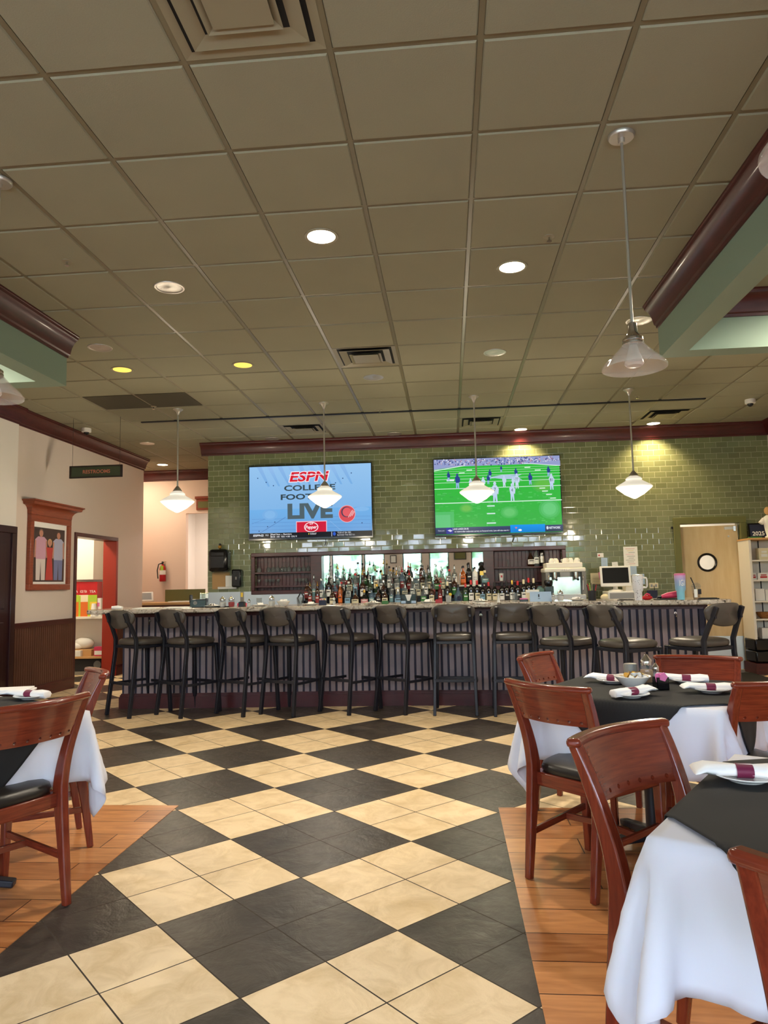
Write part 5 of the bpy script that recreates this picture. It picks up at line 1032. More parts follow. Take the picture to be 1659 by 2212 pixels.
q = aty(650, 1285, 9.85); t = thing('soda_gun', 'curled black soda gun hose left of the syrup bottles', 'soda gun', (q.x, 9.88, 1.0)); MB().tube([(-.02, 0, .02), (-.05, 0, .12), (-.01, 0, .20), (.03, 0, .15), (.02, 0, .05)], .012, 'ink', 10, up=(0, 1, 0)).build('hose', t); MB().box(-.03, .04, -.02, .02, 0, .05, 'brushed_steel').build('holder', t)
# ------------------------------------------------------------------ televisions
TVY = 10.31; TVG = 0.46
def tv(px_tl, px_br, lab):
    a, c = aty(px_tl[0], px_tl[1], TVY), aty(px_br[0], px_br[1], TVY); w, h = c.x-a.x, a.z-c.z
    t = thing('television', lab, 'television', ((a.x+c.x)/2, TVY, (a.z+c.z)/2)); MB().box(-w/2, w/2, 0, .05, -h/2, h/2, 'black_plastic').build('housing', t, bevel=.004)
    b = MB(); e = .012
    b.frame(w, h, e, -.006, -.0002, 'black_plastic', tb=.022)
    b.build('bezel', t); MB().box(-.2, .2, .05, BW-TVY, -.2, .2, 'black_steel').build('wall_bracket', t)
    MB().tube([(w*.12, .03, -h/2), (w*.12, .035, -h/2-.05), (w*.11, .04, -h/2-.10)], .006, 'ink', 6, up=(0, 1, 0)).build('cable', t)
    return t, w-2*e, h-.034
t, w, h = tv((537, 1008), (806, 1161), 'left television showing a red and grey sports title on blue')
P = Pic(w, h); P.rect(0, 0, 1, 1, (112, 170, 226), (150, 196, 238)); P.rect(0, .06, 1, .40, (104, 160, 218), (112, 176, 232))
for i in range(9): P.poly([(.06+i*.085, 1), (.10+i*.085, 1), (.17+i*.085, .72), (.155+i*.085, .72)], (150, 190, 236) if i % 2 else (142, 184, 232), (118, 174, 228))
for v in (.12, .17, .22, .27): P.line((.02, v), (.38, v-.004), .004, (84, 134, 196)); P.line((.64, v+.01), (.99, v), .004, (84, 134, 196))
P.line((.08, .07), (.30, .29), .006, (70, 116, 176)); P.line((.02, .21), (.15, .28), .004, (84, 130, 190)); P.line((.66, .22), (.76, .07), .004, (150, 190, 230))
P.disc(.17, .33, .065, .075, (118, 174, 228)); P.disc(.17, .33, .045, .055, (128, 182, 232)); P.disc(.92, .37, .06, .03, (130, 184, 234))
for u, v in ((.07, .84), (.14, .78), (.20, .73), (.15, .165), (.08, .105), (.21, .225), (.84, .87), (.77, .80), (.71, .74), (.85, .26), (.92, .18)): P.disc(u, v, .005, .008, (30, 60, 110), 8)
P.text('ESPN', .495, .842, .32, .155, (255, 235, 240), .25, .06); P.text('ESPN', .495, .842, .305, .135, (214, 30, 50), .25, .03); P.rect(.33, .862, .66, .872, (250, 225, 232))
P.text('COLLEGE', .498, .688, .42, .078, (60, 76, 84), 0, .03); P.text('FOOTBALL', .50, .565, .48, .078, (50, 66, 74), 0, .03); P.text('LIVE', .50, .365, .37, .215, (78, 96, 104), 0, .05)
P.rect(.385, .075, .635, .225, (250, 200, 214)); P.rect(.39, .075, .63, .215, (206, 16, 54)); P.disc(.508, .142, .058, .070, (250, 235, 240), 24); P.disc(.508, .142, .051, .060, (206, 16, 54), 24); P.text('Pepper', .508, .135, .092, .062, (255, 245, 248), .2, .02); P.text('Dr', .513, .195, .03, .036, (255, 245, 248), .2, .02)
P.disc(.80, .31, .068, .118, (245, 170, 176), 28); P.disc(.80, .31, .064, .11, (214, 74, 84), 28); P.disc(.795, .335, .042, .072, (70, 60, 84), 24); P.disc(.80, .335, .036, .062, (226, 92, 100), 24)
for k in range(3): P.line((.81+.015*k, .26+.01*k), (.845+.008*k, .36-.01*k), .010, (244, 190, 194))
P.rect(0, 0, 1, .075, (8, 10, 22)); P.text('ESPN2', .075, .045, .085, .028, (225, 230, 240), .2, .03); P.text('MLB', .145, .047, .025, .022, (210, 215, 225)); P.rect(.175, .01, .178, .068, (230, 230, 235)); P.text('Red Sox -- Rangers', .265, .052, .165, .026, (240, 240, 245), 0, .02); P.text('BOS -105  TEX +100  O/U 9', .285, .022, .21, .022, (220, 222, 230), 0, .02)
P.poly([(.485, .062), (.485, .038), (.495, .050)], (240, 210, 60)); P.text('0:00:07', .525, .050, .05, .024, (240, 240, 245)); P.rect(.672, .008, .676, .07, (220, 230, 250)); P.disc(.695, .042, .012, .026, (40, 90, 200), 12); P.text('TOUR AT SEA TEES', .775, .056, .11, .022, (232, 234, 240)); P.text('BLOCKED THIS FIRST 0 0', .79, .024, .14, .020, (220, 222, 230))
P.build('screen_picture', 'screen_picture', t, (0, -.0005, .007), TVG)
t, w, h = tv((935, 993), (1217, 1152), 'right television showing a football game on green turf')
P = Pic(w, h); P.rect(0, 0, 1, 1, (62, 176, 74), (46, 190, 56)); r_ = random.Random(4)
for i in range(260):
    u, v = r_.uniform(0, .96), r_.uniform(.09, .55); g_ = r_.uniform(-14, 16); P.rect(u, v, u+r_.uniform(.01, .035), v+r_.uniform(.008, .02), (int(70+g_), int(184+g_), int(82+g_)))
P.rect(0, .09, .15, .30, (84, 190, 106)); P.rect(0, .09, .12, .26, (102, 198, 126)); [P.disc(u, v, a*q, b_*q, tuple(int(62+(x-62)*.3*k) if c == 0 else int((178, 78)[c-1]+(x-(178, 78)[c-1])*.3*k) for c, x in enumerate(cc))) for u, v, a, b_, cc in ((.25, .34, .055, .06, (118, 192, 84)), (.86, .62, .09, .10, (104, 190, 70)), (.905, .30, .085, .13, (110, 206, 130)), (.59, .27, .07, .08, (108, 202, 116))) for k, q in ((1, 1), (2, .8), (3, .6))]
P.rect(0, .90, 1, 1, (150, 160, 205))
for i in range(320): u = r_.uniform(0, .99); v = r_.uniform(.895, .982); c = r_.choice(((70, 84, 140), (200, 196, 220), (230, 226, 236), (150, 120, 160), (90, 100, 160), (190, 150, 170), (40, 50, 100))); P.rect(u, v, u+.008, v+.016, c)
P.poly([(0, .86), (.24, .905), (0, .93)], (150, 160, 205)); P.poly([(1, .86), (.72, .905), (1, .93)], (150, 160, 205)); P.line((0, .845), (.25, .905), .010, (235, 245, 245)); P.line((.70, .91), (1, .86), .008, (235, 245, 245))
for v, tk in ((.86, .003), (.83, .003), (.80, .004), (.765, .004), (.725, .005), (.68, .006), (.60, .009), (.41, .012)): P.line((0, v), (1, v), tk, (214, 244, 226))
P.poly([(.43, .735), (.55, .765), (.66, .765), (.60, .745), (.66, .70), (.56, .705)], (176, 200, 224)); P.poly([(.60, .745), (.70, .765), (.66, .735), (.70, .685), (.62, .715)], (176, 200, 224))
for v in (.545, .495, .35, .25, .125): P.rect(.42-(.55-v)*.03, v, .47+(.55-v)*.02, v+.015, (214, 236, 236))
for u, v in ((.83, .565), (.85, .525), (.88, .48), (.91, .43), (.20, .80), (.26, .835), (.72, .845), (.80, .805)): P.rect(u, v, u+.045, v+.012, (224, 246, 232))
P.rect(.10, .70, .16, .725, (224, 240, 236))
def player(u, v, s_, jersey, pants, num=None):     # small figures on the screen
    P.poly([(u-.012*s_, v), (u-.004*s_, v), (u, v+.06*s_), (u+.006*s_, v), (u+.014*s_, v), (u+.012*s_, v+.09*s_), (u-.012*s_, v+.09*s_)], pants)
    P.poly([(u-.013*s_, v+.08*s_), (u+.013*s_, v+.08*s_), (u+.020*s_, v+.15*s_), (u+.010*s_, v+.175*s_), (u-.010*s_, v+.175*s_), (u-.020*s_, v+.15*s_)], jersey); P.disc(u, v+.192*s_, .009*s_, .020*s_, jersey, 10)
    P.poly([(u+.016*s_, v+.15*s_), (u+.024*s_, v+.14*s_), (u+.020*s_, v+.08*s_), (u+.014*s_, v+.09*s_)], jersey)
    if num: P.text(num, u, v+.13*s_, .012*s_*len(num), .04*s_, (70, 60, 84))
navy, wht = (44, 66, 140), (196, 214, 236)
for q in ((.115, .70, .62), (.185, .60, .95), (.445, .71, .62), (.65, .715, .62), (.76, .62, .75), (.905, .72, .65), (.535, .80, .40), (.43, .645, .60)): player(*q, navy, (150, 180, 226))
for q, n_ in (((.29, .58, .72), None), ((.39, .585, .75), None), ((.555, .595, .75), None), ((.655, .575, .95), '77'), ((.625, .60, .6), None)): player(*q, wht, (206, 220, 240), n_)
player(.48, .40, 1.30, wht, (190, 210, 240), '7'); player(.615, .415, 1.10, wht, (190, 210, 240), '4'); player(.925, .545, 1.0, wht, (190, 210, 240), '81')
P.rect(0, 0, 1, .088, (34, 44, 74), (60, 74, 110)); P.rect(.59, -.0, .86, .10, (0, 126, 214), (20, 150, 236)); P.rect(.085, .005, .14, .085, (50, 50, 150)); P.poly([(.095, .05), (.115, .062), (.135, .045), (.118, .030)], (214, 214, 236)); P.text('LANE LANDS ON IR', .20, .066, .125, .024, (230, 234, 244), 0, .02); P.text('on reserve after undergoing surgery on fractured wrist. Lane will miss next 6 g', .365, .030, .43, .026, (226, 230, 240), 0, .02); P.text('NETWORK', .935, .05, .09, .030, (226, 232, 244), .15, .03); P.disc(.878, .05, .008, .022, (220, 228, 240), 10); P.text('News.com', .045, .05, .05, .022, (200, 206, 220)); P.disc(.665, .03, .014, .014, (240, 245, 250), 12); P.poly([(.625, .07), (.645, .07), (.635, .045)], (214, 120, 140))
P.build('screen_picture', 'screen_picture', t, (0, -.0005, .007), TVG)

# ------------------------------------------------------------------ pendant lamps
def schoolhouse(loc, lab):
    t = thing('pendant_lamp', lab, 'pendant lamp', loc, 0, 'white glass pendants over the bar'); zb = -1.266
    MB().lathe([(.062, 0), (.060, -.010), (.030, -.03), (.016, -.06), (.012, -.075)], 'brushed_steel', 24).build('canopy', t); MB().tube([(0, 0, -.06), (0, 0, zb+.305)], .0095, 'brushed_steel', 12).build('rod', t)
    K = 1.17
    MB().lathe([(r, zb+z) for r, z in ((.014, .318), (.022, .306), (.044, .278), (.054, .262), (.050, .252))], 'brushed_steel', 24).build('fitter', t)
    MB().lathe([(r*K, zb+z*K) for r, z in ((.044, .218), (.066, .207), (.078, .192), (.074, .180), (.094, .166), (.150, .134), (.168, .122), (.172, .113), (.164, .102), (.090, .042), (.018, .004), (.0001, 0))], 'opal', 40, cap=False).build('glass_shade', t, ang=50)
    return t
for x, w in ((-3.22, 'nearest the hall'), (-1.428, 'before the left television'), (0.352, 'before the right television'), (2.125, 'nearest the kitchen door')):
    schoolhouse((x, 8.285, CEIL-.003), 'pointed white glass pendant over the bar '+w)
    lamp('POINT', 'pendant_bulb', (x, 8.285, CEIL-1.42), 17, (1.0, .86, .64), shadow_soft_size=.08)
def clear_pendant(loc, lab):
    t = thing('pendant_lamp', lab, 'pendant lamp', loc, 0, 'clear glass cone pendants over the tables'); zb = -1.175
    MB().lathe([(.064, 0), (.064, -.012), (.058, -.020), (.0001, -.020)], 'brushed_steel', 28).lathe([(.016, -.02), (.016, -.045), (.0001, -.045)], 'brushed_steel', 14).build('canopy', t); MB().tube([(0, 0, -.02), (0, 0, zb+.20)], .0075, 'brushed_steel', 12).build('rod', t)
    MB().lathe([(.012, zb+.225), (.022, zb+.218), (.024, zb+.175), (.034, zb+.155), (.048, zb+.145), (.049, zb+.135), (.044, zb+.132), (.050, zb+.126), (.050, zb+.116), (.046, zb+.112), (.0001, zb+.112)], 'chrome', 28).build('socket', t)
    MB().lathe([(.044, zb+.125), (.060, zb+.105), (.092, zb+.07), (.130, zb+.036), (.150, zb+.010), (.149, zb), (.146, zb+.003), (.126, zb+.034), (.088, zb+.068), (.056, zb+.103), (.042, zb+.12)], 'thin_glass', 44, cap=False).build('glass_shade', t, ang=60)
    MB().lathe([(.018, zb+.112), (.028, zb+.075), (.043, zb+.035), (.045, zb+.022), (.036, zb+.012), (.0001, zb+.008)], 'bulb', 24).build('bulb', t)
    return t
for x, y, w in ((.905, 3.403, 'clear glass cone pendant on a long rod over the right tables'), (.915, 1.665, 'clear glass cone pendant cut off at the right picture edge'), (-2.305, 3.40, 'clear glass cone pendant cut off at the left picture edge')): clear_pendant((x, y, CEIL-.003), w)

# ------------------------------------------------------------------ ceiling fittings
def downlight(x, y, kind, lab, r=.088):
    t = thing('ceiling_light', lab, 'ceiling light', (x, y, CEIL-.006), 0, 'recessed ceiling lights')
    MB().lathe([(r-.004, -.001), (r+.004, -.006), (r+.018, -.005), (r+.020, 0)], 'vent_metal' if kind != 'off' else 'reflector', 32, cap=False).build('trim_ring', t)
    if kind == 'off': MB().lathe([(r, -.003), (r*.9, -.0015), (r*.4, -.001), (r*.15, -.004), (.0001, -.005)], 'reflector', 32, cap=False).build('reflector', t)
    else: MB().lathe([(r+.001, -.003), (.0001, -.003)], 'lamp_glow' if kind == 'on' else 'amber_glow', 32, cap=False).build('diffuser', t)
    return t
for x, y, kind, lab in ((-.729, 4.222, 'on', 'glowing recessed light nearest us, left of the ceiling middle'), (.499, 4.826, 'on', 'glowing recessed light right of the ceiling middle'), (1.089, 10.25, 'on', 'glowing recessed light above the right television'), (2.928, 10.20, 'on', 'glowing recessed light washing the tile beside the last pendant'), (-4.958, 12.05, 'on', 'glowing recessed light at the hall ceiling'),
   (2.93, 4.83, 'on', 'added out of view light brightening the inside of the right ceiling beam'), (-4.20, 4.83, 'on', 'added out of view light brightening the inside of the left ceiling beam'),  # this pair is added out of view to brighten the inner beam faces
   (-3.158, 6.651, 'amber', 'dim amber recessed light nearest the left ceiling beam'), (-1.948, 6.691, 'amber', 'dim amber recessed light left of the middle vent'),
   (-1.948, 4.828, 'off', 'unlit silver recessed light above the left walkway'), (-3.06, 6.00, 'off', 'unlit recessed light at the end of the left crown moulding'), (-.727, 7.321, 'off', 'unlit recessed light behind the middle vent'), (.498, 6.685, 'off', 'unlit recessed light right of the middle vent'), (1.66, 6.02, 'off', 'unlit recessed light at the end of the right crown moulding'), (-2.536, 10.22, 'off', 'unlit recessed light above the left television'), (-.729, 10.22, 'off', 'unlit recessed light above the gap between the televisions'), (-4.439, 10.205, 'off', 'unlit recessed light beyond the hanging sign')):
    downlight(x, y, kind, lab)
    if kind == 'on':
        wall_ = y > 9.9 and x > 0
        lamp('SPOT', 'downlight', (x, y, CEIL-.02), (85 if wall_ else 14 if y > 11 else 110), WARM if wall_ else SOFT, (0, 0, 0), spot_size=math.radians(172 if y < 5 and abs(x) > 2 else 120), spot_blend=.6, shadow_soft_size=.07)
    if kind == 'amber': lamp('SPOT', 'downlight', (x, y, CEIL-.02), 9, (1, .72, .3), (0, 0, 0), spot_size=math.radians(120), spot_blend=.7, shadow_soft_size=.07)
def diffuser(i, j, lab):
    x, y = GX+(i+.5)*GT, GY+(j+.5)*GT; t = thing('ceiling_vent', lab, 'ceiling vent', (x, y, CEIL), 0, 'square ceiling vents')
    MB().box(-.295, .295, -.295, .295, .006, .011, 'vent_dark').build('vent_throat', t)
    def ring(r0, z0, r1, z1): return MB().add([(-r0, -r0, z0), (r0, -r0, z0), (r0, r0, z0), (-r0, r0, z0), (-r1, -r1, z1), (r1, -r1, z1), (r1, r1, z1), (-r1, r1, z1)], [(0, 1, 5, 4), (1, 2, 6, 5), (2, 3, 7, 6), (3, 0, 4, 7)], 'vent_metal')
    ring(.293, -.002, .255, .004).build('vent_frame', t, ang=10); ring(.235, -.012, .17, .004).build('vent_cone', t, ang=10); ring(.15, -.020, .115, -.002).build('vent_cone', t, ang=10); MB().box(-.105, .105, -.105, .105, -.020, -.016, 'vent_metal').box(-.12, .12, -.12, .12, -.022, -.018, 'vent_metal').build('vent_plate', t)
for i, j, lab in ((-2, -1, 'large square air vent overhead at the top of the picture'), (-2, 6, 'square air vent in the middle of the ceiling'), (-4, 11, 'square air vent above the left television'), (0, 11, 'square air vent above the right television'), (4, 11, 'square air vent beside the last bar pendant')): diffuser(i, j, lab)
for i, lab in ((-7, 'dark grille panel in the ceiling nearer the left wall'), (-6, 'dark grille panel in the ceiling nearer the bar')):
    x0, y0 = GX+i*GT, GY+8*GT; b = MB().box(x0+.015, x0+GT-.015, y0+.015, y0+GT-.015, CEIL-.004, CEIL+.004, 'dark_panel'); tag(b.build('ceiling_grille'), lab, 'grille', 'dark ceiling grilles')
b = MB().box(-3.93, 3.17, 8.83, 8.87, CEIL-.02, CEIL-.001, 'ink'); tag(b.build('ceiling_track'), 'long black track strip running across the ceiling over the bar', 'track')
sp0 = None
for x, y, lab in ((-2.447, 4.332, 'sprinkler head left of the unlit silver light'), (.694, 4.411, 'sprinkler head above the glowing light right of the middle'), (-3.45, 8.1, 'sprinkler head beyond the dark grilles'), (2.3, 8.6, 'sprinkler head beside the last bar pendant canopy'), (-.8, 8.75, 'sprinkler head between the middle bar pendants')):
    if sp0 is None:
        sp0 = thing('sprinkler_head', lab, 'sprinkler', (x, y, CEIL-.006), 0, 'sprinkler heads'); MB().lathe([(.035, 0), (.033, -.004), (.012, -.006)], 'vent_metal', 20).build('escutcheon', sp0); MB().tube([(0, 0, -.004), (0, 0, -.03)], .006, 'chrome', 8).lathe([(.016, -.032), (.016, -.030), (.0001, -.030)], 'chrome', 12).build('head', sp0)
    else: dup(sp0, (x, y, CEIL-.006), 0, lab)
cm0 = None
for x, y, lab in ((-4.80, 9.083, 'small white dome camera by the left crown moulding'), (3.759, 9.015, 'small white dome camera on the ceiling at the right')):
    if cm0 is None:
        cm0 = thing('dome_camera', lab, 'camera', (x, y, CEIL-.006), 0, 'dome cameras'); MB().lathe([(.06, 0), (.062, -.02), (.06, -.05), (.045, -.055), (.0001, -.055)], 'white_plastic', 24).build('housing', cm0); MB().ball((0, 0, -.055), .036, 'black_plastic', 16).build('lens_dome', cm0)
    else: dup(cm0, (x, y, CEIL-.006), 0, lab)

# ------------------------------------------------------------------ left side: sign, picture, extinguisher, storage
sy = 8.55; a, c = aty(151, 1006, sy), aty(264, 1030, sy); w, h = c.x-a.x, a.z-c.z-.01
t = thing('hanging_sign', 'small framed green sign hanging on two wires from the ceiling', 'sign', ((a.x+c.x)/2, sy, (a.z+c.z)/2-.004))
MB().frame(w, h, .022, -.012, .012, 'sign_frame', tt=.016, tb=.016).build('frame', t); MB().box(-w/2+.01, w/2-.01, -.006, .006, -h/2+.01, h/2-.01, 'green_sign').build('sign_face', t)
b = MB(); letters(b, 'RESTROOMS', w*.52, h*.30, T(.01, -.0075, 0), 'red_letters', bold=.02); b.build('lettering', t, label='faded red letters')
for s_ in (-1, 1): MB().tube([(s_*w*.45, 0, h/2), (s_*w*.45, 0, CEIL-t.location.z)], .0022, 'black_steel', 6).build('wire', t)
py0, py1, pz0, pz1 = 8.22, 9.16, 1.305, 2.20
t = thing('framed_photograph', 'framed photograph of three people under a deep wooden cornice', 'picture', (LW+.001, (py0+py1)/2, (pz0+pz1)/2), math.pi/2)
w, h = py1-py0, pz1-pz0      # local: x along the wall, -y out of the wall
def pf(x0, x1, y0, y1, z0, z1, m='picture_wood'): return MB().box(x0, x1, y0, y1, z0, z1, m)
b = MB().frame(w, h+.03, .075, -.05, 0, 'picture_wood', Matrix.Translation((0, 0, .015)), tt=.08); b.build('frame', t, bevel=.006)
b = MB(); prof = [(.05, .03), (.055, .08), (.075, .115), (.10, .135), (.14, .145), (.15, .175), (.17, .185), (.17, .20)]
v = []; 
for (d, z) in prof: v += [(-w/2-d+.05, -.0, h/2+z), (-w/2-d+.05, -d, h/2+z), (w/2+d-.05, -d, h/2+z), (w/2+d-.05, 0, h/2+z)]
f = []
for j in range(len(prof)-1):
    for i in range(3): f.append((j*4+i, j*4+i+1, (j+1)*4+i+1, (j+1)*4+i))
f.append(tuple((len(prof)-1)*4+i for i in range(4))); b.add(v, f, 'picture_wood'); b.build('cornice', t)
MB().box(-w/2+.07, w/2-.07, -.02, -.004, -h/2+.07, h/2-.045, 'napkin_cloth').build('mount', t, label='white mount')
P = Pic(w-.24, h-.22); P.rect(0, 0, 1, 1, (58, 44, 44), (44, 32, 36)); P.rect(0, .80, 1, 1, (50, 42, 46))
def fig(u, top, bot, sw, shirt, legs, skin=(196, 140, 120), dress=False, hair=(80, 60, 50)):
    hh = top-bot
    if dress: P.poly([(u-sw*.8, top-.14), (u+sw*.8, top-.14), (u+sw*.55, top-.32), (u+sw*.9, bot), (u-sw*.9, bot), (u-sw*.55, top-.32)], shirt)
    else:
        P.poly([(u-sw*.75, bot), (u-sw*.10, bot), (u, bot+hh*.38), (u+sw*.10, bot), (u+sw*.75, bot), (u+sw*.8, bot+hh*.48), (u-sw*.8, bot+hh*.48)], legs); P.poly([(u-sw*.8, bot+hh*.42), (u+sw*.8, bot+hh*.42), (u+sw, top-.18), (u+sw*.5, top-.12), (u-sw*.5, top-.12), (u-sw, top-.18)], shirt)
        P.poly([(u-sw, top-.18), (u-sw*.78, top-.2), (u-sw*.85, bot+hh*.45), (u-sw*1.1, bot+hh*.45)], skin); P.poly([(u+sw, top-.18), (u+sw*.78, top-.2), (u+sw*.85, bot+hh*.45), (u+sw*1.1, bot+hh*.45)], skin)
    P.disc(u, top-.045, .072, .070, hair); P.disc(u, top-.062, .058, .062, skin); P.rect(u-.02, top-.13, u+.02, top-.09, skin)
fig(.22, .95, .03, .19, (206, 160, 186), (224, 214, 212), hair=(120, 96, 86)); fig(.79, .94, .03, .185, (176, 182, 214), (110, 126, 176)); fig(.50, .78, .03, .14, (196, 56, 56), (0, 0, 0), dress=True, hair=(206, 170, 120))
P.build('photograph', 'printed_picture', t, (0, -.021, -.005), 1.0)
# hall: fire extinguisher, restroom plate, service counter
q = aty(355, 1238, HY); t = thing('fire_extinguisher', 'red fire extinguisher hung on the peach hall wall', 'fire extinguisher', (q.x, HY-.075, q.z-.15))
MB().lathe([(.05, 0), (.056, .01), (.056, .23), (.045, .27), (.02, .29), (.018, .31)], 'red', 22).build('cylinder', t); MB().lathe([(.057, .12), (.057, .20)], 'paper', 22, cap=False).build('instruction_label', t, label='pale instruction label'); MB().box(-.02, .05, -.015, .015, .31, .33, 'chrome').box(-.02, .06, -.012, .012, .345, .36, 'chrome').box(-.015, .015, -.015, .015, .30, .36, 'ink').build('valve', t); MB().tube([(-.01, -.01, .33), (-.07, -.02, .31), (-.095, -.02, .20), (-.085, -.02, .09), (-.08, -.02, .05)], .010, 'ink', 8, up=(0, 1, 0)).build('hose', t); MB().box(-.02, .035, -.062, -.058, .20, .28, 'lime').build('inspection_tag', t, label='lime green inspection tag'); MB().box(-.02, .02, .05, .074, .1, .32, 'grey_plastic').build('wall_bracket', t)
a, c = aty(425, 1073, HY), aty(458, 1101, HY); w, h = c.x-a.x, a.z-c.z; t = thing('wall_plaque', 'orange wood framed plaque over the corridor opening', 'plaque', ((a.x+c.x)/2, HY-.001, (a.z+c.z)/2)); MB().box(-w/2, w/2, -.03, 0, -h/2, h/2*.6, 'picture_wood').box(-w/2-.02, w/2+.02, -.05, 0, h*.30, h/2, 'picture_wood').build('frame', t, bevel=.004); MB().box(-w*.38, w*.38, -.034, -.028, -h*.36, h*.12, 'olive_frame').build('plaque_face', t)
t = thing('service_counter', 'brown service counter in the hall beyond the bar', 'counter', (-4.70, 11.9, 0)); MB().box(-.42, .42, -.3, .3, 0, 1.02, 'wainscot_wood').build('body', t); MB().box(-.46, .46, -.34, .34, 1.02, 1.06, 'tan').build('counter_top', t, bevel=.006); MB().box(-.25, .46, .30, .34, 1.06, 1.27, 'olive_frame').build('back_board', t); MB().box(.0, .4, -.2, .1, 1.06, 1.075, 'paper').build('papers', t)
q = aty(314, 1284, 11.8); t = thing('payment_tablet', 'white tilted payment tablet on the hall counter', 'tablet', (q.x+.02, 11.75, 1.06), .5); X_ = Matrix.Translation((0, 0, .1)) @ Matrix.Rotation(math.radians(-40), 4, 'X'); MB().box(-.13, .13, -.012, .012, -.10, .10, 'white_plastic', X_).box(-.06, .10, 0, .10, -.10, -.04, 'white_plastic').build('body', t, bevel=.008); MB().box(-.10, .10, -.015, -.011, -.07, .07, 'grey_card', X_).build('screen', t)
# storage closet contents
SX0, SX1, SYF = -6.75, -5.27, 10.66
t = thing('storage_shelf', 'cream shelf unit inside the storage closet', 'shelf unit', (0, 0, 0))
zs = [aty(190, py, SYF).z for py in (1332, 1418)]
for z, m in zip(zs, ('shelf_white', 'tan')): MB().box(SX0, SX1, SYF, 10.99, z-.035, z, m).build('shelf', t, bevel=.003)
for x in (SX0, SX1-.02): MB().box(x, x+.02, SYF+.02, 10.99, 0, 1.2, 'shelf_white').build('side_panel', t)
a, c = aty(150, 1160, 10.7), aty(203, 1252, 10.7); b = MB().box(a.x-.25, c.x, 10.68, 10.99, c.z, 2.45, 'shelf_white'); tag(b.build('wall_cabinet', bevel=.004), 'cream wall cabinet above the red boxes in the storage closet', 'cabinet')
bx0 = None
for i, (x0, x1, lab) in enumerate(((152, 170, 'red and green printed carton at the left of the storage shelf'), (171, 190, 'red and orange printed carton in the middle of the storage shelf'), (191, 209, 'red and lime printed carton at the right of the storage shelf'))):
    a, c = aty(x0, 1257, SYF+.06), aty(x1, 1331, SYF+.06); w, h = c.x-a.x, a.z-zs[0]; t = thing('carton', lab, 'carton', ((a.x+c.x)/2, SYF+.14, zs[0]), 0, 'printed cartons on the storage shelf')
    MB().box(-w/2, w/2, -.08, .08, 0, h, 'red').build('box', t); MB().box(-w/2, w/2, -.082, -.08, h*.42, h*.62, 'lime' if i != 1 else 'cream').box(-w/2, w/2, -.082, -.08, 0, h*.42, ('orange', 'orange', 'yellow')[i]).box(-w/2, -w*.3, -.0825, -.0805, 0, h*.6, 'lime').build('print', t)
    b = MB(); letters(b, ('TEA', 'ICED TEA', 'TEA')[i], w*.7, h*.07, T(0, -.0835, h*.72), 'paper'); b.build('lettering', t)
q = aty(204, 1330, SYF+.05); 
cs = None
for k in range(3):
    lab = 'white paper cup stacked on the storage shelf, %s of the stack' % ('bottom', 'middle', 'top')[k]
    if cs is None: cs = MB().lathe([(.050, 0), (.036, .10), (.0001, .10)], 'paper', 18).build('paper_cup'); tag(cs, lab, 'cup', 'stacked paper cups'); cs.location = (q.x, SYF+.03, zs[0])
    else: dup(cs, (q.x, SYF+.03, zs[0]+.055*k), 0, lab).scale = (1-.06*k,)*3
q = aty(214, 1330, SYF+.1); b = MB().box(-.05, .05, -.05, .05, 0, .28, 'paper').box(-.03, .03, -.052, -.05, .15, .21, 'pink'); tag(b.build('sleeve_box', loc=(q.x-.01, SYF+.12, zs[0])), 'white box with pink mark beside the stacked cups', 'box')
q = aty(176, 1410, SYF+.1); b = MB().ball((0, 0, .09), .13, 'paper', 14, sc_=(1.2, .8, .72)).ball((-.09, -.05, .05), .09, 'napkin_cloth', 12, sc_=(1.2, .8, .6)); tag(b.build('plastic_bag', loc=(q.x, SYF+.18, zs[1]+.10)), 'white bag slumped on the cardboard box in the storage closet', 'bag')
b = MB().box(-.20, .16, -.10, .12, 0, .10, 'tan'); tag(b.build('cardboard_box', loc=(q.x+.02, SYF+.16, zs[1]), bevel=.003), 'flat tan cardboard box under the white bag', 'box')
q = aty(215, 1405, SYF+.03); b = MB().box(-.07, .07, -.05, .05, 0, .14, 'hot_pink').box(-.06, .06, -.052, -.05, .02, .08, 'paper'); tag(b.build('pink_box', loc=(q.x-.02, SYF+.08, zs[1]), bevel=.002), 'pink and white box on the lower storage shelf', 'box')
q = aty(166, 1410, SYF); b = MB().box(-.06, .06, -.03, .03, 0, .09, 'paper'); tag(b.build('label_box', loc=(q.x, SYF+.03, zs[1]), bevel=.002), 'small white box at the front of the lower storage shelf', 'box')
q = aty(195, 1440, SYF); t = thing('loudspeaker', 'black loudspeaker on the closet floor under the shelves', 'speaker', (q.x, SYF+.1, 0)); MB().box(-.32, .32, -.06, .18, .06, zs[1]-.045, 'ink').build('cabinet', t, bevel=.006); MB().box(-.32, .32, -.06, .18, 0, .055, 'grey_plastic').build('base', t); MB().lathe([(.06, 0), (.055, .006), (.02, .003), (.0001, .01)], 'grey_plastic', 24, Matrix.Translation((.09, -.06, zs[1]-.13)) @ Matrix.Rotation(math.pi/2, 4, 'X')).build('cone', t)

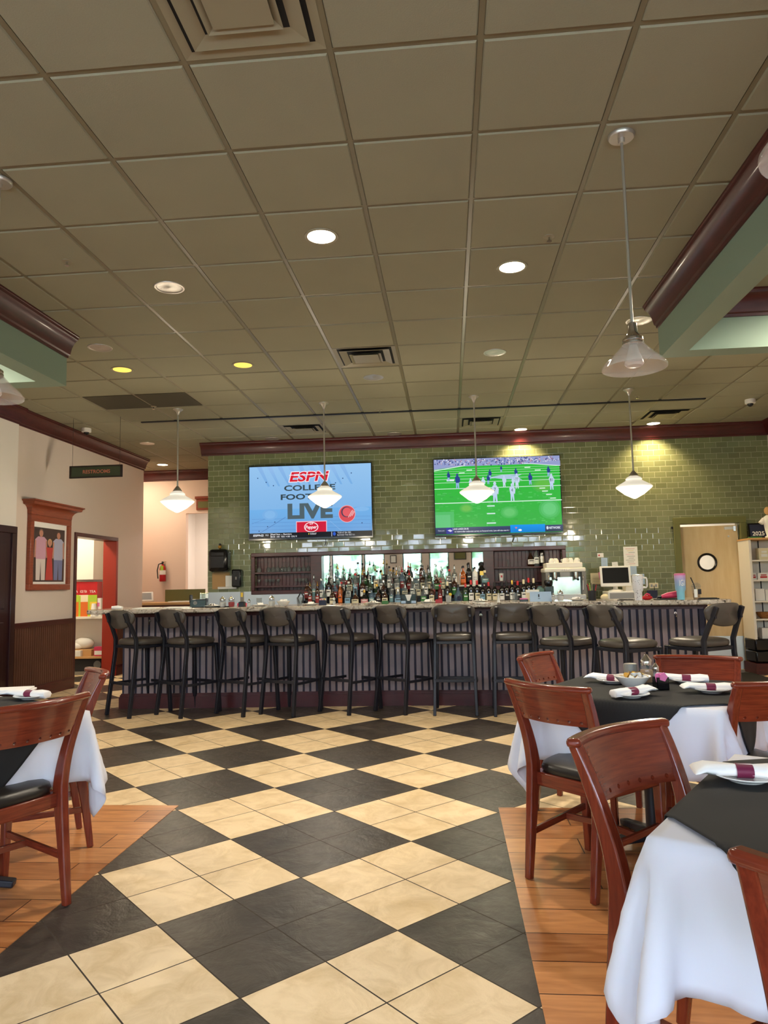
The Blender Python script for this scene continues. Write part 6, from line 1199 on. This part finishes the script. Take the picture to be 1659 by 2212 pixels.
# ------------------------------------------------------------------ right side: shelf unit by the kitchen door
sx0 = aty(1614, 1180, 10.05).x+.02; t = thing('shelf_unit', 'white shelf unit beside the kitchen door', 'shelf unit', (0, 0, 0)); SF = 10.05
MB().box(sx0, sx0+.03, SF, BW-.006, .34, 1.78, 'shelf_white').build('side_panel', t); MB().box(sx0+.03, RW-.005, BW-.02, BW-.006, .34, 1.78, 'white_paint').build('back_panel', t); MB().box(sx0-.01, RW-.005, SF-.02, BW-.006, 1.78, 1.805, 'tan').build('top_board', t, bevel=.003)
szs = [aty(1650, py, SF).z for py in (1209, 1252, 1298, 1337, 1382)]
for z in szs: MB().box(sx0+.03, RW-.005, SF+.01, BW-.02, z-.02, z, 'shelf_white').build('shelf', t, bevel=.002)
MB().box(sx0-.02, RW-.005, SF-.02, BW-.006, 0, .12, 'mahogany').box(sx0-.02, RW-.005, SF-.03, BW-.006, .12, .14, 'mahogany').build('plinth', t); 
for x in (sx0+.06, sx0+.26): MB().box(x, x+.012, BW-.03, BW-.018, .36, 1.78, 'ink').build('standard', t)
for z0, z1, lab in ((.15, .30, 'lower black bin under the white shelf unit'), (.305, .46, 'upper black bin under the white shelf unit')): b = MB().box(sx0-.01, RW-.02, SF-.01, BW-.03, z0, z1, 'black_plastic'); tag(b.build('storage_bin', bevel=.02), lab, 'bin', 'black bins')
def sh_box(px, k, w, h_, d, m, nm, lab, cat, stripe=None):
    x = aty(px, 1250, SF+.12).x; b = MB().box(-w/2, w/2, -d/2, d/2, 0, h_, m)
    if stripe: b.box(-w*.3, w*.3, -d/2-.002, -d/2, h_*.25, h_*.5, stripe).box(-w*.25, w*.25, -d/2-.002, -d/2, h_*.6, h_*.75, stripe)
    tag(b.build(nm, loc=(x, SF+.13, szs[k]), bevel=.002), lab, cat)
sh_box(1652, 0, .14, .16, .1, 'cream', 'figurine_box', 'cream boxed figurines on the highest shelf by the kitchen door', 'box', 'paper'); sh_box(1629, 1, .06, .09, .05, 'paper', 'tea_box', 'small white box with red print on the second shelf', 'box', 'red'); sh_box(1648, 1, .15, .09, .08, 'paper', 'tea_box', 'wide pale box with red oval print on the second shelf', 'box', 'red'); sh_box(1637, 2, .12, .16, .1, 'paper', 'napkin_pack', 'tall white pack on the middle shelf by the kitchen door', 'pack'); sh_box(1656, 2, .09, .15, .1, 'china', 'napkin_pack', 'white tub at the right of the middle shelf', 'pack'); sh_box(1652, 4, .2, .15, .1, 'paper', 'paper_bag', 'white bundle on the lowest shelf', 'pack')
x = aty(1655, 1330, SF+.12).x; b = MB().lathe([(.06, 0), (.10, .05), (.115, .085), (.105, .085), (.05, .012), (.0001, .01)], 'wicker', 22); tag(b.build('basket', loc=(x, SF+.15, szs[3])), 'woven basket on the shelf second from the bottom', 'basket')
x = aty(1646, 1145, SF+.1).x; t = thing('framed_sign', 'black framed blue sign leaning on the tile atop the shelf unit', 'sign', (x, SF+.22, 1.805), -.2); X_ = Matrix.Rotation(math.radians(-12), 4, 'X'); MB().box(-.12, .12, -.012, .012, 0, .22, 'black_plastic', X_).build('frame', t); MB().box(-.10, .10, -.015, -.011, .02, .20, 'navy', X_).build('sign_face', t); b = MB(); letters(b, '2025', .15, .06, X_ @ T(0, -.017, .07), 'paper', bold=.02); b.build('lettering', t, label='white numerals')
x = aty(1661, 1120, SF+.05).x; t = thing('shirt_figure', 'small display figure in a white T shirt on the shelf unit', 'figure', (x, SF+.08, 1.805)); MB().lathe([(.05, 0), (.052, .02), (.03, .03), (.045, .10), (.06, .20), (.07, .25), (.05, .29), (.02, .31)], 'paper', 18).tube([(-.05, 0, .26), (-.10, 0, .20)], [.03, .034], 'paper', 10, up=(0, 1, 0)).tube([(.05, 0, .26), (.10, 0, .20)], [.03, .034], 'paper', 10, up=(0, 1, 0)).build('shirt', t); MB().ball((0, 0, .37), .05, 'tan', 16, sc_=(.85, .9, 1.1)).build('head', t)
x = aty(1630, 1163, SF+.05).x; b = MB().box(-.07, .09, -.04, .04, 0, .018, 'green'); tag(b.build('green_cloth', bevel=.006, loc=(x, SF+.06, 1.805)), 'folded green cloth at the front edge of the shelf unit top', 'cloth')
q = aty(1540, 1375, 9.2); t = thing('leaning_plate', 'tilted grey outlet plate on the end of the bar behind the last stool', 'outlet plate', (2.56, 7.72, .80)); MB().box(0, .012, -.08, .08, -.06, .06, 'brushed_steel', Matrix.Rotation(.45, 4, 'X')).build('cover_plate', t, bevel=.003); b = MB()
for dy, dz in ((-.03, .02), (.03, .02), (-.03, -.025)): b.box(.012, .014, dy-.012, dy+.012, dz-.012, dz+.012, 'ink', Matrix.Rotation(.45, 4, 'X'))
b.build('sockets', t)

# framed prints on the street wall, seen in the bar mirror
for x, w_, h_, z, m, lab in ((-1.88, .22, .28, 2.12, 'paper', 'small black framed notice on the street wall, seen in the bar mirror'), (.40, .42, .34, 2.22, 'olive_frame', 'dark framed green print on the street wall, seen in the bar mirror')):
    t = thing('framed_print', lab, 'picture', (x, FRONT_Y+.001, z)); MB().box(-w_/2, w_/2, 0, .025, -h_/2, h_/2, 'black_plastic').build('frame', t, bevel=.004); MB().box(-w_/2+.03, w_/2-.03, .025, .028, -h_/2+.03, h_/2-.03, m).build('print', t)
